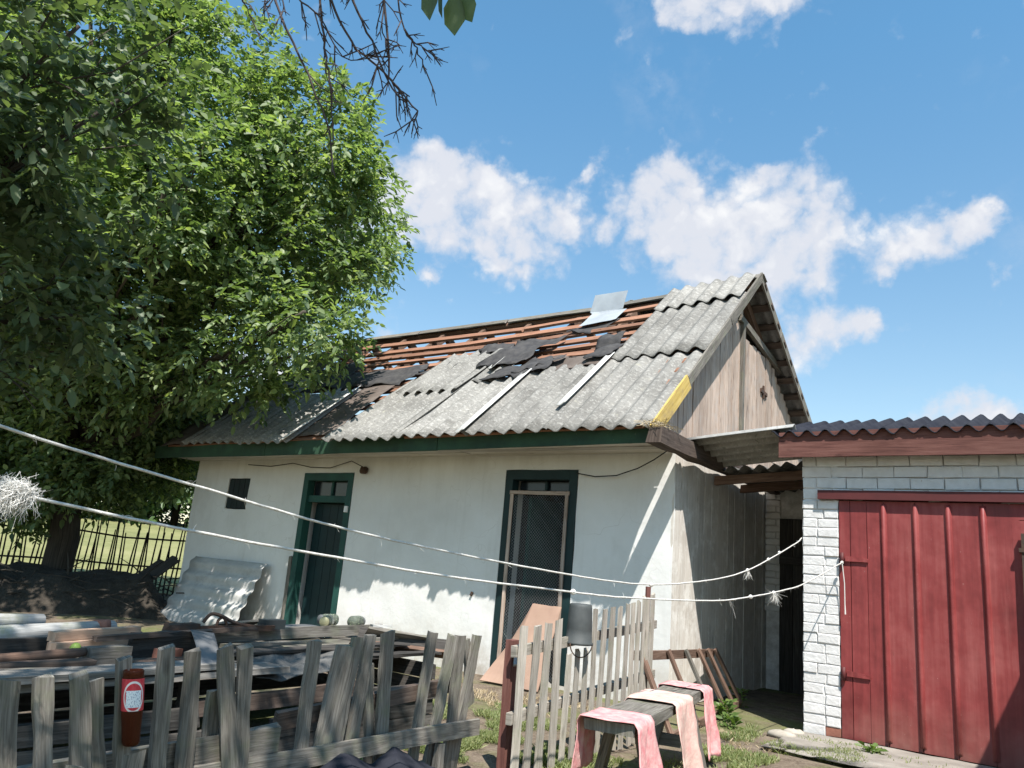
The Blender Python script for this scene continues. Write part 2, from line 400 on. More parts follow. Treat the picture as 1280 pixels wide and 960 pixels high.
def redpaint():
    m, t, b = newmat('faded_red_door_paint')
    g = geo(t); sx = t.n('ShaderNodeSeparateXYZ'); t.l(g, sx.inputs[0])
    st = t.noise(t.mapping(g, (16, 16, .7)), 1.0, 6, .62); big = t.noise(g, 2.3, 6, .65); fine = t.noise(g, 55, 4, .7)
    c = ramp(t, t.math('ADD', t.math('MULTIPLY', st, .5), t.math('MULTIPLY', big, .5)), [(.36, (.135,.024,.024)), (.5, (.215,.038,.037)), (.66, (.285,.078,.072))])
    c = t.mix(t.mrange(t.noise(t.mapping(g, (7, 7, .5), (3,1,5)), 1.0, 5, .6), .58, .74, 0, .45), c, (.33,.13,.115))
    dirt = t.math('MULTIPLY', t.mrange(sx.outputs[2], .42, .03), t.mrange(big, .3, .62))
    c = t.mix(t.math('MULTIPLY', dirt, .6), c, (.19,.115,.09))
    c = t.mix(t.mrange(t.noise(t.mapping(g, (60, 60, 24)), 1.0, 4, .75), .69, .73, 0, .9), c, (.50,.36,.32))
    c = t.mix(t.mrange(t.noise(t.mapping(g, (30, 30, 5), (9,2,0)), 1.0, 5, .7), .68, .74, 0, .7), c, (.10,.04,.025))
    t.l(c, b.inputs['Base Color']); t.l(t.mrange(big, .3, .7, .42, .72), b.inputs['Roughness']); b.inputs['Specular IOR Level'].default_value = .32
    t.l(t.bump(fine, .15, .002, t.bump(t.noise(t.mapping(g, (1.4, 1.4, 1.0)), 3.0, 3, .5), .5, .03)), b.inputs['Normal'])
    return m
REDP = redpaint()
REDD = flat('dark_red_steel_paint', (.10,.022,.022), .6, (.075,.018,.018), 5)
IRON = flat('dark_rusted_iron', (.045,.035,.03), .75, (.10,.05,.03), 12, bump=.4)
BLACKR = flat('black_wire_rubber', (.015,.015,.015), .6)
ZINC = flat('dull_zinc_sheet', (.44,.47,.49), .5, (.34,.36,.38), 3, metal=.35, bump=.2, bs=9)
ZINCD = flat('grey_tin_sheet', (.17,.172,.175), .6, (.11,.112,.115), 5, metal=.3, bump=.3, bs=14)
SCRAP = flat('grey_rough_sheet', (.13,.127,.12), .9, (.075,.073,.07), 14, bump=.8, bs=34, scratch=(.24,.235,.22), dist=.01)
TARSHEET = flat('tarred_roof_sheet', (.018,.019,.026), .95, (.03,.031,.038), 6, spec=.08, bump=.3, bs=30)
BRICKW = flat('whitewashed_brick', (.66,.645,.635), .95, (.56,.545,.53), 9, spec=.1, bump=.6, bs=38, scratch=(.36,.25,.21), dist=.008)
MORTAR = flat('whitewashed_mortar', (.70,.685,.67), .95, (.46,.44,.42), 12, spec=.1, bump=.7, bs=30, dist=.01)
BRICKR = flat('bare_red_brick', (.30,.13,.09), .95, (.22,.09,.065), 14, bump=.5)
STONE = flat('pale_field_stone', (.40,.36,.31), .95, (.28,.25,.21), 9, bump=.6, bs=20)
PEACH = flat('peach_hardboard', (.39,.26,.195), .85, (.31,.20,.15), 3, bump=.15)
PINK = flat('faded_pink_oilcloth', (.54,.30,.265), .85, (.58,.44,.375), 16, bump=.5, bs=40, scratch=(.48,.22,.2), dist=.008)
PINKD = flat('raspberry_pink_cloth', (.56,.20,.21), .88, (.60,.37,.345), 20, bump=.5, bs=40, scratch=(.66,.55,.5), dist=.008)
PAIL = flat('dark_grey_plastic_pail', (.040,.045,.045), .65, (.07,.075,.075), 9, scratch=(.13,.13,.12))
ROPE = flat('white_cotton_rope', (.60,.585,.55), .95, (.42,.40,.37), 60, bump=.8, bs=260)
ROPEF = flat('frayed_white_fibre', (.66,.64,.60), .95, (.55,.53,.50), 60)
SOFFIT = wood('limewashed_soffit_board', (.33,.30,.25), (.46,.43,.38), (.56,.53,.48))
SIDEPL = wood('limewashed_side_board', (.42,.37,.32), (.56,.52,.47), (.66,.63,.585), patch=(.72,.70,.66), pamt=.7, var=(.9,1.06))
DARKV = flat('dark_shutter_board', (.018,.03,.03), .8, (.022,.025,.028), 5)
APPLE = flat('green_apple_skin', (.36,.46,.10), .45, (.28,.38,.07), 8)
WHITEP = flat('white_plastic', (.70,.70,.68), .5)
TINLID = flat('gold_tin_lid', (.33,.31,.18), .5, (.25,.23,.14), 8, metal=.2)
RUST = flat('rusty_red_tin', (.20,.075,.05), .85, (.30,.14,.10), 18, bump=.4)
GLASSD, _t, _b = newmat('dusty_dark_glass')
_b.inputs['Base Color'].default_value = (.012,.016,.02,1); _b.inputs['Roughness'].default_value = .18; _b.inputs['Specular IOR Level'].default_value = .5
JARG, _t, _b = newmat('greenish_jar_glass')
_b.inputs['Base Color'].default_value = (.42,.46,.38,1); _b.inputs['Roughness'].default_value = .16; _b.inputs['Transmission Weight'].default_value = .8; _b.inputs['IOR'].default_value = 1.25
AMBER, _t, _b = newmat('brown_bottle_plastic')
_b.inputs['Base Color'].default_value = (.10,.026,.012,1); _b.inputs['Roughness'].default_value = .22; _b.inputs['Transmission Weight'].default_value = .45; _b.inputs['IOR'].default_value = 1.2
GREENL = flat('green_paper_label', (.08,.12,.04), .7, (.16,.19,.08), 30)

def leafmat(name, a, b_, c, trans=.45):
    m = bpy.data.materials.new(name); m.use_nodes = True; t = NT(m.node_tree); m.node_tree.nodes.clear()
    out = t.n('ShaderNodeOutputMaterial')
    r = t.n('ShaderNodeNewGeometry').outputs['Random Per Island']
    col = ramp(t, r, [(0.0, a), (.55, b_), (1.0, c)])
    p = t.n('ShaderNodeBsdfPrincipled'); t.l(col, p.inputs['Base Color']); p.inputs['Roughness'].default_value = .48; p.inputs['Specular IOR Level'].default_value = .38
    tr = t.n('ShaderNodeBsdfTranslucent'); t.l(t.mix(1.0, col, (1.40, 1.55, .60), 'MULTIPLY'), tr.inputs['Color'])
    mx = t.n('ShaderNodeMixShader'); mx.inputs[0].default_value = trans; t.l(p.outputs[0], mx.inputs[1]); t.l(tr.outputs[0], mx.inputs[2]); t.l(mx.outputs[0], out.inputs[0])
    return m
LEAF = leafmat('walnut_leaf', (.068,.105,.050), (.152,.212,.098), (.285,.340,.155), .46)
LEAF2 = leafmat('plum_leaf', (.060,.088,.048), (.092,.130,.068), (.150,.190,.098), .36)
LEAFF = leafmat('far_leaf', (.04,.075,.025), (.06,.105,.035), (.09,.14,.05), .3)
GRASS = leafmat('grass_blade', (.14,.175,.065), (.19,.225,.085), (.29,.29,.15), .3)
WEED = leafmat('weed_leaf', (.07,.12,.03), (.10,.16,.04), (.15,.20,.06), .35)
STRAW = leafmat('dry_straw', (.26,.20,.12), (.36,.28,.17), (.44,.36,.24), .1)

def ground_mat():
    m, t, b = newmat('yard_earth')
    g = geo(t)
    n1 = t.noise(g, .9, 6, .6); n2 = t.noise(g, 7, 6, .65); n3 = t.noise(g, 45, 4, .7)
    c = ramp(t, n2, [(.3, (.075,.055,.041)), (.5, (.135,.105,.08)), (.72, (.20,.16,.12))])
    c = t.mix(t.mrange(n3, .5, .62, 0, .5), c, (.26,.215,.16))
    c = t.mix(t.math('MULTIPLY', t.mrange(n1, .47, .6), .75), c, t.mix(n2, (.07,.10,.03), (.16,.18,.06)))
    t.l(c, b.inputs['Base Color']); b.inputs['Roughness'].default_value = .97; b.inputs['Specular IOR Level'].default_value = .1
    t.l(t.bump(t.math('ADD', n3, n2), .7, .02), b.inputs['Normal'])
    return m
EARTH = ground_mat()
def field_mat():
    m, t, b = newmat('meadow')
    g = geo(t)
    n1 = t.noise(g, .16, 5, .6); n2 = t.noise(g, 3, 5, .7)
    c = ramp(t, n1, [(.3, (.12,.13,.045)), (.5, (.19,.19,.075)), (.7, (.25,.235,.11))])
    c = t.mix(t.mrange(n2, .45, .7, 0, .5), c, (.28,.26,.135))
    t.l(c, b.inputs['Base Color']); b.inputs['Roughness'].default_value = 1; t.l(t.bump(n2, .8, .1), b.inputs['Normal'])
    return m
MEADOW = field_mat()
CONC = flat('dusty_concrete_apron', (.27,.245,.215), .95, (.18,.16,.14), 5, bump=.6, bs=30, scratch=(.36,.33,.28))
HEAPM = flat('dark_compost', (.03,.025,.02), .98, (.055,.046,.036), 6, bump=1.0, bs=16, dist=.04)

# ------------------------------------------------------------------ setting: ground, field, apron
def frange(a, b, n): return [a + (b-a)*i/n for i in range(n+1)]
def gheight(x, y):
    tt = -.88*x + .47*y
    return .047*max(0.0, min(tt - 19.0, 48.0))
xs = [-900,-300,-120] + frange(-80, -14, 22) + frange(-13, 3, 64) + [5, 10, 30, 100, 400, 900]
ys = [-900,-300,-80,-30,-12,-6,-3] + frange(-2, 13, 60) + frange(14, 70, 18) + [100, 250, 600, 1200]
mb = MB(); gv = []
for y in ys:
    for x in xs:
        z = gheight(x, y)
        if -13 <= x <= 3 and -2 <= y <= 13: z += .022*nz((x*1.3, y*1.3, 3)) + .01*nz((x*4, y*4, 8))
        gv.append((x, y, z))
nx_ = len(xs)
mb.add(gv, [[j*nx_+i, j*nx_+i+1, (j+1)*nx_+i+1, (j+1)*nx_+i] for j in range(len(ys)-1) for i in range(nx_-1)])
struct('ground', mb, EARTH, True)
# meadow beyond the stick fence, climbing gently to the wood
mb = MB(); fd = V(-.88, .47, 0); fs_ = V(.47, .88, 0); gv = []
U_ = frange(17.6, 70, 26) + [90, 150, 400]; S_ = frange(-60, 60, 40)
for u in U_:
    for s in S_:
        p = fd*u*(1/ (.88**2+.47**2)) + fs_*s; gv.append((p.x, p.y, gheight(p.x, p.y) + .03 + .05*nz((p.x*.4, p.y*.4, 1))))
ns_ = len(S_)
mb.add(gv, [[j*ns_+i, (j+1)*ns_+i, (j+1)*ns_+i+1, j*ns_+i+1] for j in range(len(U_)-1) for i in range(ns_-1)])
struct('meadow', mb, MEADOW, True)
mb = MB(); gv = []; ax_ = frange(-1.98, 1.6, 40); ay_ = frange(5.9, 7.06, 14)
for y in ay_:
    for x in ax_:
        yy = y if y > 6.0 else 6.35 + .22*nz((x*1.7, 0, 2)) + (.25 if x < -1.2 else 0)*(-1.2-x)/.8*1.6
        yy = min(yy, 7.05); gv.append((x, max(yy, y), .03 + .008*nz((x*5, y*5, 0))))
nx_ = len(ax_)
mb.add(gv, [[j*nx_+i, j*nx_+i+1, (j+1)*nx_+i+1, (j+1)*nx_+i] for j in range(len(ay_)-1) for i in range(nx_-1)])
struct('concrete_apron', mb, CONC, True)

# ------------------------------------------------------------------ the whitewashed house
HX0, HX1, HY0, HY1 = -11.28, -3.13, 7.0, 12.7
EY, EZ, RY, RZ = 6.35, 2.50, 9.33, 5.10
SL = math.hypot(RY-EY, RZ-EZ); DV = V(0, (RY-EY)/SL, (RZ-EZ)/SL); NV = V(0, -DV.z, DV.y)
BDV = V(0, 1, -.66).normalized(); BNV = V(0, -BDV.z, BDV.y)
def sag(x):
    k = max(0.0, min(1.0, (-3.5 - x)/1.2)); k = k*k*(3-2*k)
    return -(.135 - .04*max(0, (-6.5-x)/4.0))*k
def rp(x, s, off=0.0):
    p = V(x, EY, EZ) + DV*s + NV*off; p.z += sag(x)*min(1.0, max(0, s/SL)); return p
def bp(x, s, off=0.0):
    p = V(x, RY, RZ) + BDV*s + BNV*off; p.z += sag(x)*max(0, 1 - s/4.5); return p

house = root('farm_outbuilding', 'long whitewashed outbuilding with a half stripped corrugated roof', 'house', (-7.2, 9.5, 0))
# front wall with openings, lumpy hand-laid plaster
OPEN = [(-8.66, -7.66, .04, 2.18), (-5.18, -4.23, .04, 2.21), (-10.40, -9.88, 1.64, 2.10)]
def cuts(lo, hi, step, extra):
    s = set([round(v, 3) for v in frange(lo, hi, int((hi-lo)/step))])
    s = sorted(v for v in s if all(abs(v-e) > step*.45 for e in extra)); return sorted(set(s + [round(e, 3) for e in extra]))
wx = cuts(HX0, HX1, .07, [HX0, HX1] + [o[0] for o in OPEN] + [o[1] for o in OPEN])
wz = cuts(-.05, 2.40, .07, [-.05, 2.40] + [o[2] for o in OPEN] + [o[3] for o in OPEN])
def wally(x, z):
    return HY0 - .012*nz((x*.9, z*.9, 4)) - .006*nz((x*4, z*4, 1)) - (.02*max(0, .5 - z))
mb = MB(); wv_ = []
for z in wz:
    for x in wx:
        wv_.append((x + (.012*nz((z*2.5, x, 3)) if HX0 < x < HX1 else .015*nz((z*2, x, 7))), wally(x, z), z + .008*nz((x*2.5, z, 9))))
nx_ = len(wx); fc = []
for j in range(len(wz)-1):
    for i in range(nx_-1):
        cx, cz = (wx[i]+wx[i+1])/2, (wz[j]+wz[j+1])/2
        if any(o[0] < cx < o[1] and o[2] < cz < o[3] for o in OPEN): continue
        fc.append([j*nx_+i, j*nx_+i+1, (j+1)*nx_+i+1, (j+1)*nx_+i])
mb.add(wv_, fc)
for (x0, x1, z0, z1) in OPEN:      # reveals
    d = HY0 + .36; f = HY0 - .004
    for a, b_, c, e in [((x0,z0),(x0,z1),0,0), ((x1,z1),(x1,z0),0,0), ((x0,z1),(x1,z1),0,0), ((x1,z0),(x0,z0),0,0)]:
        mb.add([(a[0], f, a[1]), (b_[0], f, b_[1]), (b_[0], d, b_[1]), (a[0], d, a[1])], [[0,1,2,3]])
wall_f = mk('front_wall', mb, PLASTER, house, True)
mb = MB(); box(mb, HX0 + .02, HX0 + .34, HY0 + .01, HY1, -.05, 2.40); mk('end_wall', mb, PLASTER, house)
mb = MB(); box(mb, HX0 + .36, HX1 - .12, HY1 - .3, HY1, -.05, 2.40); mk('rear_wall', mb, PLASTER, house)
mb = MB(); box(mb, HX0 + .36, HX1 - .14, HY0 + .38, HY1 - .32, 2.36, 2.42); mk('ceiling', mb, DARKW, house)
mb = MB(); box(mb, -6.6, -6.4, HY0 + .4, HY1 - .34, -.05, 2.34); mk('inner_wall', mb, DARKW, house)  # inner walls coloured dark to put shade into the open doorway
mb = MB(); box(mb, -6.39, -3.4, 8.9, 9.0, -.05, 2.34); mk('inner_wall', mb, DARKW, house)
# side wall: limewashed upright boards over a core
mb = MB(); box(mb, HX1 - .12, HX1 - .03, HY0 + .03, HY1, -.05, 2.38)
side = mk('side_wall', mb, MORTAR, house)
y = HY0 + .005
while y < HY1 - .1:
    w = random.uniform(.13, .21); o = random.uniform(-.006, .006)
    mb = MB(); plank(mb, (HX1 - .014 + o, y + w/2, random.uniform(-.02, .03)), (HX1 - .014 + o, y + w/2 + random.uniform(-.008,.008), 2.40), w - .006, .028, (0,1,0), 4, .003, .01)
    mk('plank', mb, SIDEPL, side); y += w
# small shuttered window
sh = MB(); box(sh, -10.40, -9.88, HY0 + .03, HY0 + .06, 1.64, 2.10)
win = mk('window', sh, DARKV, house)
for i in range(4):
    mb = MB(); plank(mb, (-10.335 + i*.128, HY0 + .018, 1.655), (-10.335 + i*.128, HY0 + .018, 2.085), .118, .02, (1,0,0), 2, .003); mk('board', mb, DARKV, win)

def frame_door(x0, x1, z0, z1, y, m, par, w=.10):
    for a, b_, sd_ in [((x0+w/2, y, z0), (x0+w/2, y, z1), (1,0,0)), ((x1-w/2, y, z0), (x1-w/2, y, z1), (1,0,0)), ((x0+w, y, z1-w/2), (x1-w, y, z1-w/2), (0,0,1))]:
        mb = MB(); plank(mb, a, b_, w, .12, sd_, 4, .003); mk('frame', mb, m, par)
# left door: deep teal leaf with a two-pane light above
mb = MB(); box(mb, -8.55, -7.77, HY0 + .20, HY0 + .24, .06, 1.78)
d1 = mk('door', mb, TEALD, house); d1['label'] = 'dark teal plank door with a small light above it'
frame_door(-8.655, -7.665, .04, 2.175, HY0 + .05, TEAL, d1)
mb = MB(); plank(mb, (-8.55, HY0 + .08, 1.83), (-7.77, HY0 + .08, 1.83), .09, .1, (0,0,1), 3); mk('transom_bar', mb, TEAL, d1)
for a, b_ in ((-8.54, -8.18), (-8.14, -7.78)):
    mb = MB(); box(mb, a, b_, HY0 + .11, HY0 + .116, 1.88, 2.07); mk('pane', mb, GLASSD, d1)
mb = MB(); plank(mb, (-8.16, HY0 + .1, 1.875), (-8.16, HY0 + .1, 2.075), .035, .03, (1,0,0), 2); mk('mullion', mb, TEAL, d1)
for i in range(5):
    mb = MB(); plank(mb, (-8.47 + i*.155, HY0 + .187, .07), (-8.47 + i*.155, HY0 + .187, 1.77), .148, .022, (1,0,0), 3, .002); mk('board', mb, TEALD, d1)
mb = MB(); tube(mb, [(-7.86, HY0 + .17, .92), (-7.86, HY0 + .12, .93), (-7.86, HY0 + .12, 1.04), (-7.86, HY0 + .17, 1.05)], .008, 6); mk('handle', mb, IRON, d1)
mb = MB(); plank(mb, (-8.68, HY0 - .012, .05), (-8.69, HY0 - .012, 1.05), .06, .02, (1,0,0), 3, .004, .02); mk('jamb_strip', mb, GREYW, d1)
# right door: open doorway with a lath frame of chicken wire
mb = MB(); box(mb, -5.08, -4.33, HY0 + .30, HY0 + .33, 1.97, 2.0)
d2 = mk('door', mb, TEALD, house); d2['label'] = 'dark doorway closed by a lath frame of wire mesh'
frame_door(-5.175, -4.235, .04, 2.205, HY0 + .05, TEALD, d2)
for a, b_, sd_ in [((-5.06, HY0 - .02, .04), (-5.06, HY0 - .02, 1.95), (1,0,0)), ((-4.345, HY0 - .02, .04), (-4.345, HY0 - .02, 1.95), (1,0,0)), ((-5.09, HY0 - .022, 1.955), (-4.315, HY0 - .022, 1.955), (0,0,1))]:
    mb = MB(); plank(mb, a, b_, .038, .018, sd_, 4, .003); mk('lath_frame', mb, GABLEW, d2)
mb = MB()
x0, x1, z0, z1 = -5.035, -4.37, .05, 1.93
for sgn in (1, -1):
    k = -2.0
    while k < 2.6:
        pts = []
        for xx, zz in [(x0, z0 + k), (x1, z0 + k + sgn*(x1-x0))]: pts.append((xx, zz))
        (xa, za), (xb, zb) = pts
        def clipz(z): return max(z0, min(z1, z))
        ta, tb = 0.0, 1.0
        dz = zb - za
        for lim, up in ((z0, False), (z1, True)):
            tt = (lim - za)/dz
            if (dz > 0) != up: ta = max(ta, tt)
            else: tb = min(tb, tt)
        if tb - ta > .02:
            a = (xa + (xb-xa)*ta, HY0 - .006, za + dz*ta); b_ = (xa + (xb-xa)*tb, HY0 - .006, za + dz*tb)
            tube(mb, [a, b_], .0011, 3, False)
        k += .034
mk('wire_mesh', mb, ZINC, d2)
mb = MB(); box(mb, -5.07, -4.34, HY0 + .14, HY0 + .145, 2.0, 2.1); mk('pane', mb, GLASSD, d2)
mb = MB(); plank(mb, (-4.70, HY0 + .12, 2.0), (-4.70, HY0 + .12, 2.1), .03, .03, (1,0,0), 2); mk('mullion', mb, TEALD, d2)
mb = MB(); box(mb, -5.05, -5.01, HY0 + .30, HY0 + .95, .06, 1.94); mk('leaf', mb, TEAL, d2)

# soffit boards and green fascia
for i in range(4):
    yy = 6.52 + i*.135
    for (xa, xb) in ((-11.35, -8.4), (-8.39, -5.6), (-5.59, -3.16)):
        mb = MB(); plank(mb, (xa, yy, 2.385 + random.uniform(-.008,.004) + sag(xa)*.0), (xb, yy, 2.385 + random.uniform(-.008,.004)), .128, .02, (0,1,0), 3, .003); mk('soffit_board', mb, SOFFIT, house)
for (xa, xb, za, zb) in ((-11.6, -8.85, 2.425, 2.42), (-8.84, -5.75, 2.42, 2.44), (-5.74, -3.13, 2.44, 2.465)):
    mb = MB(); plank(mb, (xa, 6.425, za), (xb, 6.425, zb), .185, .024, (0,0,1), 6, .003); mk('fascia_board', mb, GREENF, house)
# rafters, laths, ridge
for i, x in enumerate([-11.1, -10.2, -9.3, -8.42, -7.55, -6.65, -5.75, -4.85, -3.95, -3.36]):
    mb = MB(); plank(mb, rp(x, .12, -.115), rp(x, SL - .02, -.115), .075, .12, (1,0,0), 4, .005); mk('rafter', mb, BROWNW, house)
    mb = MB(); plank(mb, bp(x, .03, -.115), bp(x, 5.2, -.115), .075, .12, (1,0,0), 4, .005); mk('rafter', mb, BROWNW, house)
    if i in (2, 4, 6):
        zt = 4.02 + sag(x)*.5
        mb = MB(); plank(mb, (x + .06, RY - 1.0, zt), (x + .06, RY + 1.2, zt), .1, .035, (0,0,1), 2); mk('collar_tie', mb, BROWNW, house)
LS = [.12,.42,.70,.97,1.24,1.50,1.77,2.04,2.31,2.58,2.85,3.12,3.50]
for k, s in enumerate(LS):
    xa = -11.25
    for xb in (-7.0 + random.uniform(-.9,.9), -3.20):
        mb = MB(); pa, pb = rp(xa, s + random.uniform(-.03,.03), -.03), rp(xb, s + random.uniform(-.03,.03), -.03)
        pm = rp((xa+xb)/2, s, -.03); 
        plank(mb, pa, pb, random.uniform(.085,.125), .036, DV, 6, .006, .02, bow=0)
        mk('lath', mb, LATHW, house); xa = xb + .015
for k in range(15):
    s = .18 + k*.33
    mb = MB(); plank(mb, bp(-11.25, s + random.uniform(-.02,.02), -.03), bp(-3.05, s, -.03), .10, .036, BDV, 6, .006); mk('lath', mb, OLDBEAM, house)
mb = MB(); pts = [rp(x, SL, .0) for x in frange(-11.4, -3.1, 12)]
tube(mb, [p + V(0,0,-.10) for p in pts], .055, 6); mk('ridge_pole', mb, BROWNW, house, True)
for (xa, xb) in ((-11.3, -9.0), (-8.98, -7.1), (-7.08, -5.55), (-5.5, -4.25), (-4.24, -3.06)):
    for q, (dv_, nn_) in enumerate(((DV, NV), (BDV, BNV))):
        a = rp(xa, SL, .0) + V(0,0,.012) + (dv_*(-.075) if q == 0 else dv_*.075); b_ = rp(xb, SL, .0) + V(0,0,.012) + (dv_*(-.075) if q == 0 else dv_*.075)
        mb = MB(); plank(mb, a, b_, .13, .02, dv_, 5, .006, .03); mk('ridge_board', mb, GREYW, house)

# corrugated sheets still lying on the front slope: (x0, s0, width, length, lift, skew, ragged top)
def rsheet(x0, s0, wdt, ln, off, mat=SLATE, sk=0.0, rag=0.0, rot=0.0, warp=.012, par=None, name='roof_sheet', amp=.026, ph=0.0):
    o = rp(x0, s0, off); e = rp(x0, s0 + ln, off); u = (rp(x0 + wdt, s0, off) - o).normalized(); v = (e - o).normalized()
    if rot: u, v = (u*math.cos(rot) + v*math.sin(rot)), (v*math.cos(rot) - u*math.sin(rot))
    mb = MB(); corr(mb, o, u, v, wdt, ln, .205, amp, .007, 7, warp, rag, .012, sk, ph); return mk(name, mb, mat, par or house, True)
AO = .034
rsheet(-4.215, -.03, 1.13, 1.73, AO)
rsheet(-4.215, 1.62, 1.13, 1.73, AO + .022, ph=.2)
rsheet(-4.235, 3.10, 1.13, .76, AO + .05, ph=.4)
rsheet(-5.255, -.05, 1.06, 1.66, AO + .012, rag=.10)
rsheet(-6.36, -.04, 1.12, 1.52, AO + .002, rag=.08, sk=.02)
rsheet(-7.52, -.09, 1.19, 1.68, AO + .012, sk=.13, rag=.03)
rsheet(-7.235, 1.12, 1.05, 1.32, AO + .036, sk=.10, rag=.10)
rsheet(-6.30, 1.38, .62, .98, AO + .02, sk=.02, rag=.13)
rsheet(-9.36, -.06, 1.10, 1.58, AO + .002, rag=.14)
rsheet(-10.72, -.02, 1.38, 1.52, AO + .014, rag=.12)
rsheet(-10.45, 1.35, .85, .75, AO + .035, SLATEG, rag=.15)
# clean strips that used to lie under a neighbour's overlap
def rstrip(x, s0, s1, w, off, sk=0.0):
    mb = MB(); o = rp(x, s0, off); e = rp(x + sk, s1, off); v = (e - o).normalized(); ln = (e-o).length
    corr(mb, o, (1,0,0), v, w, ln, .205, .02, .009, 4, .006, .05, .01, 0, 2.2); return mk('sheet_strip', mb, SLATEC, house, True)
rstrip(-8.33, -.06, 1.48, .14, AO + .055)
rstrip(-5.36, -.08, 1.50, .14, AO + .062)
rstrip(-4.34, .45, 1.74, .125, AO + .058, .02)
rstrip(-6.02, 1.66, 2.22, .10, AO + .085)
# roofing felt, torn and slipped
def felt(x0, x1, s0, s1, off, mat, k=.05, skew=0.0, nu=12, nv=12, seed=0, rag=.1, name='felt_sheet'):
    def fn(a, b_):
        s = s0 + (s1-s0)*b_; x = x0 + (x1-x0)*a + skew*b_
        e = rag*(nz((b_*3.2 + seed, a > .5, 1)))*(1 if a in (0.0, 1.0) else .0)
        e2 = rag*(nz((a*3.6 + seed, b_ > .5, 7)))*(1 if b_ in (0.0, 1.0) else 0)
        return rp(x + e, s + e2, off + k*max(-.3, nz((x*2.6 + seed, s*2.6, seed))) + .3*k*nz((x*9, s*9, seed)))
    mb = MB(); drape(mb, fn, nu, nv, .005); return mk(name, mb, mat, house, True)
felt(-8.20, -7.56, .10, 1.95, .03, FELTB, .02, -.12, 8, 14, 1, .05)
felt(-9.5, -7.55, 1.58, 2.16, .05, FELT, .06, .1, 16, 8, 2, .18)
felt(-10.6, -9.1, 1.5, 2.5, .05, FELT, .07, .2, 14, 10, 3, .2)
felt(-7.45, -6.75, 1.82, 2.18, .045, FELT, .03, .2, 10, 6, 4, .1)
felt(-6.62, -6.05, 2.30, 2.62, .085, FELT, .05, -.1, 10, 8, 5, .12)
felt(-6.28, -5.55, 1.75, 2.55, .115, FELT, .07, .25, 12, 12, 6, .14)
felt(-5.98, -5.35, 1.36, 1.70, .09, FELT, .04, .2, 10, 6, 7, .12)
felt(-5.55, -5.05, 1.48, 1.92, .085, FELT, .06, .1, 10, 8, 8, .12)
felt(-5.35, -4.35, 1.60, 1.95, .04, FELTB, .06, .1, 14, 8, 9, .12)
felt(-4.62, -4.30, 1.70, 2.0, .09, FELT, .05, .1, 8, 6, 10, .08)
felt(-11.32, -10.62, -.04, 1.6, .03, FELTB, .05, .1, 8, 12, 11, .08)
felt(-11.3, -10.2, 1.5, 3.4, .03, FELTB, .05, .1, 10, 14, 12, .15)
felt(-5.45, -4.95, 2.85, 3.2, .03, FELT, .05, .2, 8, 8, 13, .1)
def standing(a, b_):
    x = -4.62 + .34*a; return rp(x, 2.02 + .34*b_, .05 + .10*math.sin(math.pi*b_*.8) + .03*nz((a*3, b_*3, 5)))
mb = MB(); drape(mb, standing, 8, 8, .006); mk('felt_sheet', mb, FELT, house, True)
# bent zinc sheet over the ridge
def zincf(a, b_):
    base = rp(-5.32 + .52*a - .0*b_, 2.98 + .92*b_ + .12*a*(1-b_), .075)
    if b_ > .55:
        k = (b_ - .55)/.45; p0 = rp(-5.32 + .52*a, 2.98 + .92*.55, .075); base = p0 + V(.02, .10, .68)*k*.42 + V(.18, 0, 0)*k*.2 - V(.06,0,0)
    return base + V(0, 0, .012*nz((a*3, b_*3, 2)))
mb = MB(); drape(mb, zincf, 8, 14, .003); mk('zinc_ridge_flashing', mb, ZINC, house)
# rear slope sheets near the gable
for x0, s0, ln in ((-4.2, .05, 1.75), (-4.2, 1.7, 1.75), (-4.2, 3.35, 1.75), (-5.3, .05, 1.75), (-5.3, 1.7, 1.75), (-6.4, .9, 1.75), (-5.3, 3.35, 1.75)):
    mb = MB(); corr(mb, bp(x0, s0 + ln, .035), (1,0,0), -BDV, 1.13, ln, .205, .026, .007, 5, .01); mk('roof_sheet', mb, SLATEG, house, True)
# gable: barge boards, boards, hatch
for (sa, sb, mat, w) in ((-.05, .98, YELLOWW, .155), (.99, 2.5, GREYW, .13), (2.51, SL + .02, GREYW, .13)):
    mb = MB(); a, b_ = V(-3.075, EY, EZ) + DV*sa - NV*.03, V(-3.075, EY, EZ) + DV*sb - NV*.03
    plank(mb, a, b_, w if mat is YELLOWW else .10, .024, NV, 4, .003, .01); o = mk('barge_board', mb, mat, house)
    if mat is YELLOWW: o['label'] = 'ochre yellow lower length of barge board'
for k in range(5):
    mb = MB(); a, b_ = V(-3.075, RY, RZ) + BDV*(k*1.0) - BNV*.03, V(-3.075, RY, RZ) + BDV*(k*1.0 + .99) - BNV*.03
    plank(mb, a, b_, .13, .024, BNV, 2, .004, .01); mk('barge_board', mb, GREYW, house)
GX = -3.30
mb = MB(); box(mb, GX - .10, GX - .04, 7.1, 12.4, 2.42, 2.52); gable = mk('gable_wall', mb, GREYW, house)
y = 7.02
while y < 11.9:
    w = random.uniform(.10, .155); yc = y + w/2
    top = (EZ + .8725*(yc - EY) - .17) if yc < RY else (RZ - .66*(yc - RY) - .17)
    if 9.22 < yc: top = min(top, 4.26 - (yc-9.22)*.02 + random.uniform(-.02,.02))
    mb = MB(); plank(mb, (GX + random.uniform(-.006,.006), yc, 2.42), (GX + random.uniform(-.008,.008), yc + random.uniform(-.012,.012), top), w - random.uniform(.003,.009), .022, (0,1,0), 4, .004, .008)
    mk('board', mb, GABLEW, gable); y += w
mb = MB(); plank(mb, (GX + .03, 9.2, 2.6), (GX + .03, 9.22, 4.42), .07, .05, (0,1,0), 3); mk('hatch_post', mb, GREYW, gable)
